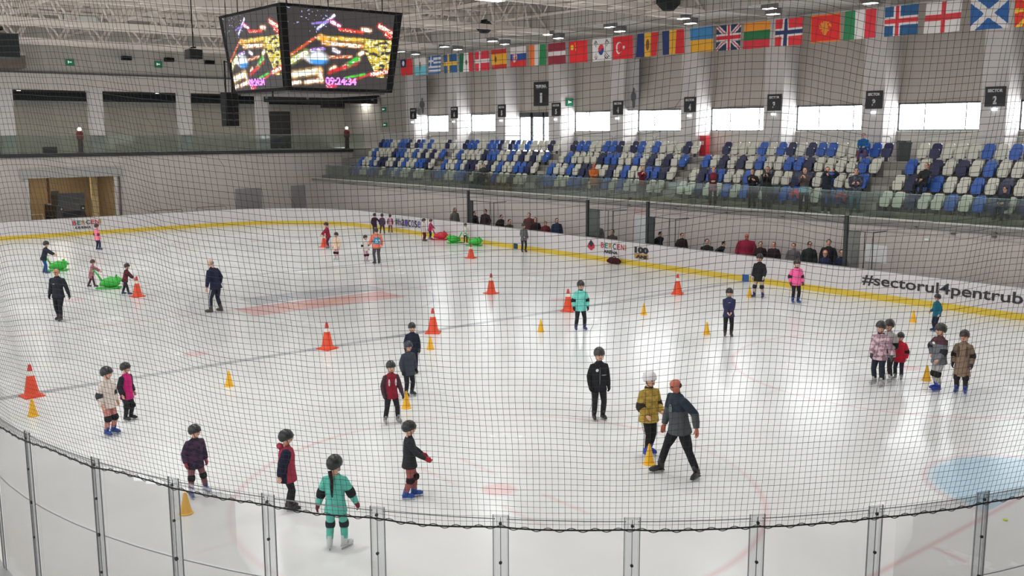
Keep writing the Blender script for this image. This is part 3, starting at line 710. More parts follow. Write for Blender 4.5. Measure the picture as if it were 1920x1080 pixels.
# ================================================================ flags
flagm = attrmat('flag cloth', .85)
Rd, Wt, Bl, Gn, Yl = (205, 40, 45), (214, 208, 205), (32, 58, 110), (30, 110, 70), (214, 160, 50)
def vband(*c): return lambda u, v: c[min(len(c)-1, int(u*len(c)))]
def hband(*c): return lambda u, v: c[min(len(c)-1, int((1-v)*len(c)))]
def nordic(bg, cr, inner=None, w=.13):
    def f(u, v):
        if inner and (abs(u-.38) < w*.32 or abs(v-.5) < w*.45): return inner
        if abs(u-.38) < w*.6 or abs(v-.5) < w*.85: return cr
        return bg
    return f
def inell(u, v, cx, cy, rx, ry): return ((u-cx)/rx)**2+((v-cy)/ry)**2 < 1
def f_tw(u, v):
    if u < .5 and v > .5: return Wt if inell(u, v, .25, .75, .1, .15) else (30, 30, 80)
    return Rd
def f_sm(u, v): return (120, 130, 110) if inell(u, v, .5, .5, .1, .24) else (Wt if v > .5 else (110, 190, 205))
def f_gr(u, v):
    if u < .4 and v > 4/9: return Wt if (abs(u-.2) < .045 or abs(v-.72) < .06) else (60, 105, 160)
    return (60, 105, 160) if int((1-v)*9) % 2 == 0 else Wt
def f_mx(u, v): return (110, 100, 60) if inell(u, v, .5, .5, .07, .13) else vband((20, 95, 65), Wt, (190, 40, 50))(u, v)
def f_es(u, v):
    if inell(u, v, .28, .5, .08, .16): return (130, 60, 40)
    return (190, 45, 40) if abs(v-.5) > .25 else (225, 165, 45)
def f_sk(u, v):
    if inell(u, v, .3, .5, .14, .26): return Rd if inell(u, v, .3, .5, .11, .22) and not (abs(u-.3) < .02 or abs(v-.55) < .03) else Wt
    return hband(Wt, (40, 70, 140), (205, 45, 50))(u, v)
def f_lv(u, v): return Wt if abs(v-.5) < .1 else (140, 40, 55)
def f_cn(u, v): return (240, 200, 60) if inell(u, v, .17, .72, .09, .13) or (inell(u, v, .34, .88, .02, .04) or inell(u, v, .38, .76, .02, .04) or inell(u, v, .38, .62, .02, .04)) and True else (215, 35, 40)
def f_kr(u, v):
    if inell(u, v, .5, .5, .17, .25): return (200, 45, 60) if v > .5+.08*math.sin((u-.5)*18) else (35, 60, 120)
    for cx, cy, s in ((.2, .8, 1), (.8, .2, 1), (.2, .2, -1), (.8, .8, -1)):
        a, b = (u-cx), (v-cy)*.7; p = a*.7+s*b*.7; q = a*.7-s*b*.7
        if abs(q) < .085 and abs(p) < .07 and int((p+.07)/.028) % 2 == 0: return (40, 40, 45)
    return Wt
def f_tr(u, v):
    if inell(u, v, .33, .5, .17, .27) and not inell(u, v, .375, .5, .135, .215): return Wt
    return Wt if inell(u, v, .56, .5, .05, .08) else (208, 36, 45)
def f_md(u, v): return (120, 80, 40) if inell(u, v, .5, .5, .09, .24) else vband((30, 50, 105), (220, 165, 50), (205, 45, 50))(u, v)
def f_uk(u, v):
    x, y_ = (u-.5)*1.6, v-.5
    if abs(x) < .075 or abs(y_) < .075: return (205, 40, 60)
    if abs(x) < .14 or abs(y_) < .14: return Wt
    d = min(abs(x*.5-y_*.8), abs(x*.5+y_*.8))
    return (190, 60, 75) if d < .028 else (Wt if d < .085 else (40, 50, 85))
def f_me(u, v):
    if u < .03 or u > .97 or v < .05 or v > .95: return (215, 110, 40)
    k = nz(u, v, 22)
    if inell(u, v, .5, .5, .08, .26) or (inell(u, v, .5, .56, .2, .2) and k > .45): return (205, 130, 45)
    return (205, 40, 38)
def f_en(u, v): return (200, 55, 62) if abs(u-.5) < .07 or abs(v-.5) < .1 else Wt
def f_sc(u, v):
    d = min(abs((u-.5)-(v-.5)), abs((u-.5)+(v-.5))); return Wt if d < .13 else (40, 90, 150)
def f_nm(u, v):
    a = math.atan2((v-.5), (u-.5)*1.3); return (235, 185, 60) if inell(u, v, .5, .5, .12, .18) or (math.cos(a*8) > .55) else (215, 55, 40)
FL = [(750, f_tw, 'red flag with a dark blue corner'), (776, f_sm, 'white and light blue flag'), (803, f_gr, 'blue and white striped flag with a cross corner'), (831, nordic((35, 85, 130), (222, 170, 50)), 'blue flag with a yellow cross'),
      (861, f_mx, 'green white and red flag with a small emblem'), (890, nordic((205, 45, 60), Wt), 'red flag with a white cross'), (921, f_es, 'red and yellow banded flag with an emblem'), (957, f_sk, 'white blue and red flag with a shield'),
      (992, vband((235, 115, 55), Wt, (40, 130, 75)), 'orange white and green flag'), (1028, f_lv, 'dark red flag with a thin white band'), (1067, f_cn, 'red flag with small yellow stars'), (1110, f_kr, 'white flag with a red and blue disc'),
      (1149, f_tr, 'red flag with a white crescent'), (1195, f_md, 'blue yellow and red flag with an emblem'), (1241, vband((32, 52, 105), (220, 165, 50), (205, 45, 50)), 'plain blue yellow and red flag'), (1293, hband((60, 125, 175), (225, 165, 50)), 'light blue over yellow flag'),
      (1343, f_uk, 'dark blue flag with red and white crosses'), (1395, hband((225, 140, 50), (40, 110, 65), (200, 50, 60)), 'orange green and red banded flag'), (1453, nordic((208, 48, 55), Wt, (40, 55, 100), .17), 'red flag with a blue and white cross'),
      (1519, f_me, 'red flag with a golden eagle and border'), (1582, vband((45, 120, 75), Wt, (205, 50, 60)), 'plain green white and red flag'), (1656, nordic((38, 85, 130), Wt, (205, 50, 60), .17), 'blue flag with a red and white cross'),
      (1733, f_en, 'white flag with a red cross'), (1815, f_sc, 'blue flag with a white diagonal cross'), (1897, f_nm, 'red flag with a yellow sun, cut by the right edge')]
YFg = 17.0
hookm = mat('steel wire', (150, 150, 148), .4, .6)
for k, (u, fn, desc) in enumerate(FL):
    x = PY(u, 80, YFg).x; zt0 = 10.74; hgt = 1.06 if k else 1.0; w = 1.3
    nx, ny = (48, 40) if k > 11 else (36, 30)
    o = paint_grid('flag', nx, ny, fn, (0, 0, -hgt), (w, 0, -hgt), (w, 0, 0), (0, 0, 0), flagm)
    ph = random.random()*6
    for v in o.data.vertices:
        t = -v.co.z/hgt; v.co.y += .05*math.sin(v.co.x*5+ph)*t+.03*math.sin(v.co.x*11+ph*2)*t; v.co.x += .02*t*math.sin(ph)
    o.location = (x, YFg, zt0+.02*math.sin(k)); sm = o.modifiers.new('thickness', 'SOLIDIFY'); sm.thickness = .006
    tag(o, '%s on the wire, %s from the left' % (desc, (ORD+['nineteenth', 'twentieth', 'twenty-first', 'twenty-second', 'twenty-third', 'twenty-fourth', 'twenty-fifth'])[k]) if desc.find('cut by') < 0 else desc, 'flag', 'national flags on the wire')
wr = MB().tube([(-24, YFg, 10.8), (20, YFg, 10.8)], .012, 5).box((-24, YFg-.015, 10.77), (20, YFg+.015, 10.79)).build('flag_wire', [hookm]); tag(wr, 'long steel wire carrying the row of national flags', 'wire')
# ================================================================ signs on the pillars
plate = mat('black sign plate', (30, 31, 34), .5); sgw = mat('white sign letters', (205, 205, 205), .5)
def sign(u, v, w, h, top, num, label, Y):
    c = PY(u, v, Y); r = empty('section_sign', c)
    MB().cbox((0, 0, 0), (w, .04, h)).build('sign_plate', [plate], r)
    place_text(top, .2, sgw, (0, -.024, h*.22), (1, 0, 0), (0, 0, 1), r, 'sign_text', .01, width=w*.74, height=h*.16, align='C')
    place_text(num, .3, sgw, (0, -.024, -h*.38), (1, 0, 0), (0, 0, 1), r, 'sign_number', .015, width=w*(.2 if num != '1' else .14), height=h*.42, align='C')
    tag(r, label, 'sign')
for i, (u, v, n, lb) in enumerate(((775, 213, '6', 'black SECTOR 6 sign on the leftmost pillar'), (852, 211, '6', 'black SECTOR 6 sign on the second pillar from the left'), (941, 208, '5', 'black SECTOR 5 sign left of the glass door'),
                    (1043, 205, '5', 'black SECTOR 5 sign right of the glass door'), (1159, 202, '4', 'black SECTOR 4 sign on the pillar below the white crescent flag'), (1294, 196, '4', 'black SECTOR 4 sign on the pillar below the light blue and yellow flag'),
                    (1452, 192, '3', 'black SECTOR 3 sign above the middle of the fourth seat block'), (1639, 187, '3', 'black SECTOR 3 sign on the pillar beside the seated blue person'), (1866, 181, '2', 'black SECTOR 2 sign near the right edge'))):
    sign(u, v, .8, .78, 'SECTOR', n, lb, YP-.03)
    c = PY(u-2, v+24 if i > 6 else v+16+i, YP-.08); r = MB().cbox(tuple(c), (.2, .1, .1)).build('emergency_lamp', [mat('lit emergency lamp', (240, 250, 255), .4, emit=2.0)])
    tag(r, 'small bright emergency lamp below the %s sector sign from the left' % ORD[i], 'emergency lamp', 'emergency lamps below the sector signs')
sign(1015, 176, 1.45, 1.5, 'TRIBUNA', '1', 'large black TRIBUNA 1 sign above the glass door', YW-.06)
# banner frames hanging on two pillars' right sides
for u0, u1, v1, lb in ((783, 802, 215, 'narrow framed grey banner with a dark figure on the pillar, far left'), (1178, 1198, 206, 'narrow framed grey banner with a dark figure right of the SECTOR 4 pillar')):
    a = PY(u0, v1, YP+.4); b = PY(u1, v1, YP+.4); zt2 = 10.2; r = empty('hanging_banner', (a.x, a.y, a.z)); w = b.x-a.x; h = zt2-a.z
    MB().box((0, -.02, 0), (w, .02, h)).build('banner_cloth', [mat('grey banner', (178, 176, 174), .8)], r)
    MB().box((-.03, -.03, 0), (0, .03, h)).box((w, -.03, 0), (w+.03, .03, h)).box((-.03, -.03, -.03), (w+.03, .03, 0)).build('banner_frame', [mat('dark banner frame', (70, 70, 72), .6)], r)
    MB().ball((w*.5, -.03, h*.26), (w*.26, .02, h*.1)).ball((w*.55, -.03, h*.12), (w*.12, .02, h*.1)).ball((w*.52, -.03, h*.4), (w*.1, .02, h*.04)).build('printed_figure', [mat('banner print', (96, 96, 98), .8)], r)
    tag(r, lb, 'banner')
# fire cabinet, bin, rail fence
c = PY(1320, 268, YP+.2); c.z -= .05; o = MB().cbox((0, 0, -.1), (.5, .3, 1.05)).build('fire_hose_cabinet', [mat('red enamel', (200, 40, 50), .4)]); o.location = c
MB().cbox((0, -.16, .05), (.22, .02, .2)).build('label_plate', [mat('pale label', (225, 200, 200), .5)], o); tag(o, 'red fire cabinet standing on the walkway between the third and fourth seat blocks', 'fire cabinet')
c = PY(1679, 300, 22.3); o = empty('waste_bin', (c.x+.1, 22.75, 4.94)); MB().lathe([(.3, 0), (.36, .75), (.38, .76), (.38, .82), (.34, .84)], 4).build('bin_body', [mat('dark grey plastic', (62, 70, 68), .5)], o)
MB().cbox((0, 0, .86), (.42, .42, .06)).build('bin_lid', [mat('black lid', (40, 46, 45), .5)], o); tag(o, 'dark grey waste bin behind the top seats left of the fifth block', 'waste bin')
railm = mat('galvanised rail', (168, 170, 168), .35, .6)
for k, b0 in enumerate(BLK):
    r = empty('walkway_railing', (b0+.1, 22.28, 4.94)); n = 3 if k < 4 else 4; w = PITCH*18-.3
    for q in range(3):
        x0 = q*w/3+.05; x1 = (q+1)*w/3-.12
        MB().tube([(x0, 0, 0), (x0, 0, 1.0), (x0+.06, 0, 1.06), (x1-.06, 0, 1.06), (x1, 0, 1.0), (x1, 0, 0)], .024, 6, ref=(0, 1, 0)).build('rail_loop', [railm], r)
        MB().tube([(x0, 0, .5), (x1, 0, .5)], .014, 5).build('lower_rail', [railm], r)
    tag(r, 'galvanised steel railing behind the top row of the %s seat block' % ORD[k], 'railing', 'railings behind the seat blocks')
# balustrade glass in front of the stand
gsm = glassmat('greenish stand glass', (234, 242, 237), .6, .03, .05)
gb = empty('glass_balustrade', (0, YS-.06, ZS+.02)); tag(gb, 'long greenish glass balustrade along the front edge of the grandstand', 'balustrade')
x = -31.9
while x < XE-1.6:
    MB().box((x, -.012, 0), (x+1.5, .012, .98)).build('glass_pane', [gsm], gb); x += 1.53
MB().box((-31.9, -.02, .98), (XE, .02, 1.0)).build('top_edge', [mat('green glass edge', (112, 150, 138), .3)], gb)
o = MB().box((-30, YS-.2, ZS-.26), (XE, YS-.17, ZS-.22)).build('cable_tray', [mat('grey cable tray', (104, 104, 102), .5)]); tag(o, 'thin grey cable tray running along the wall under the stand edge', 'cable tray')
for x in range(-28, 23, 3): MB().box((x, YS-.16, ZS-.26), (x+.1, YS-.001, ZS-.2)).build('tray_bracket', [mat('grey cable tray', (104, 104, 102), .5)], o)
# ================================================================ seats
SEATC = {'B': ((44, 92, 178), 'blue'), 'N': ((30, 36, 78), 'navy'), 'W': ((212, 210, 196), 'white')}
pat = {1: 'NBBWWBBNWNBWBWWNWW', 2: 'BWWBWNNWWNWBWWBBNW', 3: 'WBWWWWNBBWWBWNWNWB', 4: 'NBBWWBBNWNBWWWBWNW'}
pat[4] = 'NBBWWBBNWNBWBWWWNW'
def seat_parts():
    b = MB(); # backrest: rounded leaning shell
    prof = [(-.17, .30), (-.205, .36), (-.21, .62), (-.19, .74), (-.13, .79)]
    pts = [(x, z) for x, z in prof]+[(-x, z) for x, z in prof[::-1]]
    def yb_(z): return .10+(z-.3)*.32
    f = [(x, yb_(z)-.02, z) for x, z in pts]; bk = [(x*.96, yb_(z)+.05, z) for x, z in pts]; n = len(pts)
    b.add(f+bk, [tuple(range(n)), tuple(range(2*n-1, n-1, -1))]+[(i, n+i, n+(i+1) % n, (i+1) % n) for i in range(n)])
    s = MB(); prof2 = [(-.15, .18), (-.2, .24), (-.205, .5), (-.17, .56)]; pts = prof2+[(-x, z) for x, z in prof2[::-1]]; n = len(pts)   # tipped-up pan
    f = [(x, .0+(z-.2)*.12-.05, z) for x, z in pts]; bk = [(x*.95, .07+(z-.2)*.12, z) for x, z in pts]
    s.add(f+bk, [tuple(range(n)), tuple(range(2*n-1, n-1, -1))]+[(i, n+i, n+(i+1) % n, (i+1) % n) for i in range(n)])
    l = MB().box((-.05, .0, 0), (.05, .1, .3)).box((-.22, .02, .22), (.22, .07, .27))
    return b, s, l
sb_, ss_, sl_ = seat_parts(); legm = mat('black seat bracket', (48, 50, 54), .5)
seatmesh = {}
for k, (c, nm_) in SEATC.items():
    pm = mat(nm_+' seat plastic', c, .38, noise=.03, nscale=3); seatmesh[k] = (sb_.mesh('backrest', [pm]), ss_.mesh('seat_pan', [pm]))
legmesh = sl_.mesh('bracket', [legm])
full = {}
for k in SEATC:
    o_ = MB(); 
    for q in (sb_, ss_): o_.add(q.v, q.f, 0)
    o_.add(sl_.v, sl_.f, 1); full[k] = o_.mesh('stadium_seat', [seatmesh[k][0].materials[0], legm])
stuff = MB(); sm_idx = {'B': 0, 'N': 1, 'W': 2}
blkname = ['first', 'second', 'third', 'fourth', 'fifth']; rowname = {1: 'front', 2: 'second', 3: 'third', 4: 'top'}
cnt = 0
for bi in (4, 3, 2, 1, 0):
    for rw in (1, 2, 3, 4):
        pt = pat[rw] if bi < 3 else pat[rw][::-1]
        for i in range(18):
            x = BLK[bi]+PITCH*(i+.5); y_ = ys[rw]+.42; z_ = zs[rw]
            if bi == 4 and proj((x, y_, z_+.5))[0] > 1945: continue
            if bi == 3 and rw == 4 and i in (0,): continue
            k = pt[i]
            if cnt >= 300:
                for q in (sb_, ss_): stuff.add([(vx+x, vy+y_, vz+z_) for vx, vy, vz in q.v], q.f, sm_idx[k])
                continue
            cnt += 1
            lab = '%s plastic seat, %s from left, %s row, %s seat block from left' % (SEATC[k][1], ORD[i], rowname[rw], blkname[bi])
            if bi >= 2:
                r = empty('stadium_seat', (x, y_, z_))
                for me, nm_ in ((seatmesh[k][0], 'backrest'), (seatmesh[k][1], 'seat_pan'), (legmesh, 'bracket')):
                    o = bpy.data.objects.new(nm_, me); COL.objects.link(o); o.parent = r
            else:
                r = bpy.data.objects.new('stadium_seat', full[k]); COL.objects.link(r); r.location = (x, y_, z_)
            tag(r, lab, 'seat', 'plastic seats of the grandstand')
if stuff.v:
    o = stuff.build('stadium_seats', [seatmesh[k][0].materials[0] for k in ('B', 'N', 'W')]); o['kind'] = 'stuff'; tag(o, 'farthest blue, navy and white stadium seats of the leftmost seat block', 'seats')
# ================================================================ players' bench enclosures
steel = mat('dark green steel', (36, 44, 42), .5)
YB = 16.42
for k, (u, vt, vd, side, du, lb) in enumerate(((878, 357, 376, 1, 48, 'leftmost dark bench gate behind the boards'), (1102, 375, 392, 1, 48, 'second dark bench gate with a tinted glass leaf'), (1215, 378, 407, 1, 52, 'third dark bench gate beside the white door'), (1588, 404, 433, 1, 52, 'rightmost dark bench gate behind the boards'))):
    P0 = PY(u, vt, YB); r = empty('bench_gate', (P0.x, YB, 0)); zt3 = P0.z
    MB().box((-.07, -.06, 0), (.07, .06, zt3)).build('post', [steel], r)
    zd = ztop((P0.x+.25, YB, 0), vd)
    if k in (1, 3): MB().box((.12, -.02, .9), (.85 if k == 1 else .6, .02, zd)).build('glass_leaf', [glassmat('smoked glass %d' % k, (168, 178, 174) if k == 1 else (205, 210, 206), .6, .05, .15)], r)
    else: MB().box((.1, -.04, .9), (.42, .04, zd)).build('door_leaf', [steel], r)
    fr = MB(); w = PY(u+du, 400, YB).x-P0.x
    fr.tube([(.0, 0, zd), (w, 0, zd), (w, 0, 0)], .022, 5, ref=(0, 1, 0)); fr.tube([(w-.35, 0, zd), (w-.35, 0, 1.0)], .018, 5); fr.tube([(w, 0, zd-.0), (w, .9, zd)], .02, 5)
    fr.build('tube_frame', [steel], r); tag(r, lb, 'bench gate', 'bench gates behind the boards')
for a, b in ((0, 1), (2, 3)):
    us = (878, 1102, 1215, 1588); vs_ = (357, 375, 378, 404); A = PY(us[a], vs_[a]+4, YB); B_ = PY(us[b]-(0 if a == 0 else 0), vs_[b]+3, YB)
    mid = (A+B_)/2; o = MB().tube([tuple(A), (mid.x, mid.y, mid.z-.06), tuple(B_)], .014, 5).build('guard_cable', [steel]); tag(o, ('thin dark cable between the two left bench gates' if a == 0 else 'thin dark cable between the two right bench gates'), 'cable')
wd = mat('white door leaf', (196, 198, 200), .5)
def doorat(u0, u1, vtop, n, m_, Y=YS-.03):
    a, b = PY(u0, vtop, Y), PY(u1, vtop, Y); o = struct(MB().box((a.x, Y-(.02 if n == 4 else 0), 0), (b.x, YS, a.z)).build('door_%d' % n, [m_])); return o
doorat(1190, 1213, 402, 4, wd); doorat(1187, 1216, 390, 5, mat('pale rose door surround', (186, 160, 156), .6))
o = MB().box((PY(1624, 459, YS).x, YS-.014, PY(1642, 492, YS).z), (PY(1664, 459, YS).x, YS-.004, PY(1642, 459, YS).z)).build('paper_notice', [mat('white paper', (222, 222, 222), .8)]); tag(o, 'blank white paper notice taped behind the boards right of the rightmost bench gate', 'notice')
for u, v in ((1738, 449), (1787, 438), (1864, 444)):
    c = PY(u, v, YS-.04); o = MB().cbox(tuple(c), (.16, .05, .07)).build('wall_socket', [mat('grey socket', (96, 96, 94), .6) if u != 1738 else mat('white socket', (215, 230, 220), .5)]); tag(o, {1738: 'small white wall socket right of the paper notice', 1787: 'small dark wall fitting above the word sectorul', 1864: 'small dark wall fitting near the right edge under the stand'}[u], 'wall fitting')
# ================================================================ behind the far boards
bar_m = mat('red brown tube', (120, 84, 78), .5)
for u0, u1, v, lb in ((288, 342, 395, 'left'), (368, 424, 389, 'right')):
    a = PX(u0, v, XF-1.6); b = PX(u1, v, XF-1.6); r = empty('crowd_barrier', (XF-1.6, a.y, 0)); w = b.y-a.y
    MB().tube([(0, 0, 0), (0, 0, a.z-.08), (0, .1, a.z), (0, w-.1, a.z), (0, w, a.z-.08), (0, w, 0)], .022, 6, ref=(1, 0, 0)).build('frame_tube', [bar_m], r)
    MB().tube([(0, 0, .35), (0, w, .35)], .016, 5, ref=(1, 0, 0)).build('lower_tube', [bar_m], r)
    tag(r, 'low reddish tubular barrier behind the far boards, %s of two' % lb, 'barrier', 'barriers behind the far boards')
dgrey = mat('grey door', (142, 138, 136), .6)
for n, (u0, u1, v0) in enumerate(((441, 490, 354), (545, 572, 348))):
    a, b = PX(u0, v0, XW+.02), PX(u1, v0, XW+.02); struct(MB().box((XW, a.y, 0), (XW+.04, b.y, a.z)).build('door_%d' % (6+n), [dgrey]))
a, b = PX(222, 331, XW+.05), PX(226, 400, XW+.05)
o = MB().box((XW+.02, a.y, 0), (XW+.1, a.y+.08, a.z)).build('drain_pipe', [mat('dark pipe', (90, 84, 80), .6)]); tag(o, 'thin dark vertical pipe on the far wall right of the garage', 'pipe')
# ice resurfacer in the garage
zr = empty('ice_resurfacer', (XW-3.2, 1.1, 0), 0); gm = mat('grey machine paint', (92, 92, 90), .5, noise=.05); gd2 = mat('dark machine parts', (40, 40, 42), .6)
MB().prism([(-1.8, -.9), (1.2, -.9), (1.5, -.5), (1.5, .5), (1.2, .9), (-1.8, .9)], .45, 1.5).build('chassis', [gm], zr)
MB().add([(-.2, -.85, 1.5), (1.4, -.85, 1.5), (1.4, .85, 1.5), (-.2, .85, 1.5), (-.1, -.85, 2.1), (1.6, -.85, 2.35), (1.6, .85, 2.35), (-.1, .85, 2.1)], [(0, 3, 2, 1), (4, 5, 6, 7), (0, 1, 5, 4), (1, 2, 6, 5), (2, 3, 7, 6), (3, 0, 4, 7)]).build('snow_tank', [mat('tank grey', (112, 114, 112), .5)], zr)
MB().box((-1.5, -.5, 1.5), (-.9, .0, 1.75)).box((-1.6, -.5, 1.75), (-1.45, .0, 2.35)).build('driver_seat', [gd2], zr)
MB().tube([(-.8, -.25, 1.5), (-.6, -.25, 2.1)], .03, 6).tube([(-.62, -.45, 2.1), (-.62, -.05, 2.1)], .03, 6).build('steering_wheel', [gd2], zr)
for sx in (-1.1, .9):
    for sy in (-1, 1): MB().tube([(sx, sy*.72, .42), (sx, sy*.98, .42)], .42, 18).build('wheel', [gd2], zr)
MB().box((1.5, -.6, .8), (1.56, .6, 1.15)).build('grille', [gd2], zr); MB().ball((1.52, -.68, 1.3), .07).ball((1.52, .68, 1.3), .07).build('headlamp', [mat('clear lens', (200, 205, 200), .2)], zr)
tag(zr, 'grey ice resurfacing machine parked in the lit garage in the far wall', 'ice resurfacer')
MBs = MB().tube([(0, -.5, .8), (0, .3, .8), (0, .4, 0)], .04, 6).build('tow_bar', [mat('cream tube', (220, 205, 170), .5)]); MBs.location = (XW-.9, gy0+.7, .3); tag(MBs, 'bent cream coloured tube leaning in the left of the garage opening', 'tube')
# tall red lantern stands on the balcony
for u, v0, v1, lb in ((152, 238, 285, 'slim red stand with a white lamp beside the second balcony pillar'), (651, 235, 276, 'slim red stand with a white lamp at the right of the balcony')):
    P0 = PX(u, v1, XW-.9); zt4 = 4.98+ (PX(u, v0, XW-.9).z-PX(u, v1, XW-.9).z); r = empty('lamp_stand', (XW-.9, P0.y, 4.98)); h = zt4-4.98
    MB().lathe([(.2, 0), (.2, .05), (.16, .08), (.16, h*.45), (.14, h*.5)], 12).build('stand_base', [mat('dark brown stand', (70, 50, 48), .6)], r)
    MB().lathe([(.14, h*.5), (.22, h*.55), (.22, h*.8), (.1, h*.88)], 12).build('red_body', [mat('dull red body', (130, 44, 48), .6)], r)
    MB().ball((0, 0, h*.94), .13).build('lamp_globe', [mat('lit globe', (255, 252, 245), .4, emit=2.5)], r); tag(r, lb, 'lamp stand')
c = PX(95, 285, XW-.2); o = MB().cbox((XW-.3, c.y, 5.2), (.3, .8, .4)).build('equipment_case', [mat('black case', (38, 38, 38), .6)]); tag(o, 'small black equipment case at the balcony edge between the left pillars', 'case')
# ================================================================ cones, sleds
om = mat('orange cone plastic', (226, 74, 34), .45); omw = mat('reflective white collar', (222, 220, 212), .4); ym = mat('yellow cone plastic', (238, 178, 30), .45); omr = mat('red cone tip', (196, 52, 48), .45)
def cone(u, v, H=.79, label='', lean=0):
    p = G(u, v); r = empty('traffic_cone', (p.x, p.y, 0), random.random())
    MB().box((-.23, -.23, 0), (.23, .23, .035)).lathe([(.2, .035), (.19, .06), (.165, .1)], 20).build('base', [om], r)
    MB().lathe([(.165, .1), (.088, H*.66)], 20).build('cone_body', [om], r); MB().lathe([(.09, H*.66), (.062, H*.8)], 20).build('collar', [omw], r); MB().lathe([(.062, H*.8), (.035, H-.015), (.028, H)], 16).build('tip', [omr], r)
    tag(r, label, 'cone', 'large orange traffic cones on the ice'); return r
def ycone(u, v, label, H=.4):
    p = G(u, v); r = empty('training_cone', (p.x, p.y, 0), random.random())
    MB().lathe([(.12, 0), (.12, .018), (.1, .03)], 4 if False else 16).build('base', [ym], r); MB().lathe([(.1, .03), (.022, H-.01), (.014, H)], 16).build('cone_body', [ym], r)
    tag(r, label, 'cone', 'small yellow cones on the ice'); return r
cone(60, 743, label='large orange cone with a white collar near the left edge of the ice'); cone(614, 654, label='large orange cone on the near dark ice line, left of the children in navy')
cone(812, 624, label='large orange cone behind the child in navy, above a small yellow cone'); cone(921, 550, label='large orange cone alone in the middle of the ice'); cone(1065, 583, label='large orange cone left of the child in the turquoise jacket')
cone(1270, 551, label='large orange cone nearest the boards with the number 100 mark'); cone(883, 484, label='orange cone in front of the green skating aids at the far boards', H=.72); cone(608, 463, label='orange cone pushed by the child in dark red at the far end', H=.76); cone(258, 556, label='orange cone pushed by the child in dark red on the left')
for u, v, lb in ((62, 780, 'small yellow cone in front of the leftmost orange cone'), (430, 724, 'small yellow cone alone on the ice at middle left'), (807, 655, 'small yellow cone right of the children in navy'), (762, 765, 'small yellow cone at the feet of the child in slate grey'),
                 (1014, 622, 'small yellow cone left of the turquoise jacket child'), (1207, 590, 'small yellow cone in open ice left of the navy hoodie child'), (1325, 627, 'small yellow cone just left of the navy hoodie child'), (1405, 557, 'small yellow cone beside the child in beige trousers'),
                 (1217, 870, 'small yellow cone at the feet of the child in the gold jacket'), (1712, 604, 'small yellow cone near the teal child at the right boards'), (1737, 713, 'small yellow cone left of the blue skates at right'), (349, 963, 'small yellow cone seen through the near glass at lower left')):
    ycone(u, v, lb)
def sled(u, v, phi, colr, label, s=1.0):
    """animal-shaped plastic skating aid: round body, head lump with ears, runner tray, upright push handle"""
    p = G(u, v); c = Vector((EYE.x-p.x, EYE.y-p.y)).normalized(); d = c*math.cos(math.radians(phi))+Vector((-c.y, c.x))*math.sin(math.radians(phi))
    r = empty('skating_aid', (p.x, p.y, 0), math.atan2(-d.x, d.y)); m_ = mat('bright plastic', colr, .35)
    b = MB(); b.tube([(0, -.3, .16), (0, -.12, .24), (0, .12, .27), (0, .34, .24), (0, .46, .2)], [(.08, .06), (.17, .16), (.21, .22), (.17, .17), (.06, .06)], 14, ref=(0, 0, 1))
    b.build('body', [m_], r, True)
    h = MB().ball((0, .36, .36), (.14, .15, .13)).ball((0, .5, .32), (.06, .08, .05)).ball((-.08, .33, .5), (.04, .03, .06)).ball((.08, .33, .5), (.04, .03, .06)); h.build('head', [m_], r, True)
    MB().tube([(-.12, -.45, .03), (-.14, .1, .02), (-.1, .5, .05)], .035, 8).tube([(.12, -.45, .03), (.14, .1, .02), (.1, .5, .05)], .035, 8).box((-.14, -.4, .01), (.14, .4, .04)).build('runner', [m_], r, True)
    MB().tube([(0, -.15, .2), (0, -.28, .42), (0, -.42, .66), (0, -.5, .74)], [.05, .04, .032, .03], 10, ref=(1, 0, 0)).tube([(-.2, -.5, .74), (.2, -.5, .74)], .022, 8).build('push_handle', [m_], r, True)
    r.scale = (s, s, s); tag(r, label, 'skating aid', 'animal shaped skating aids'); return r
grn = (52, 178, 58)
# ================================================================ people
BAKE = []
skin_m = {'l': mat('light skin', (214, 164, 140), .55), 'm': mat('warm skin', (196, 136, 108), .55), 'r': mat('ruddy skin', (184, 106, 86), .55)}
eyem = mat('dark eye', (36, 26, 24), .3); lipm = mat('lips', (160, 84, 80), .5); blade = mat('skate blade steel', (190, 194, 198), .25, .9)
visor = mat('helmet vent shadow', (20, 20, 20), .6)
def cloth(c, c2=None, ns=9.0): return mat('woven cloth', c, .85, noise=0 if c2 else .12, nscale=ns if c2 else 14, bump=.35, c2=c2, spec=.25)
def ik(a, b, l1, l2, hint):
    a, b = Vector(a), Vector(b); d = b-a; L_ = min(d.length, (l1+l2)*.999); dn = d.normalized(); b = a+dn*L_
    k = (l1*l1-l2*l2+L_*L_)/(2*L_); h = math.sqrt(max(0, l1*l1-k*k)); hv = Vector(hint); hv = hv-dn*hv.dot(dn)
    return a+dn*k+hv.normalized()*h, b
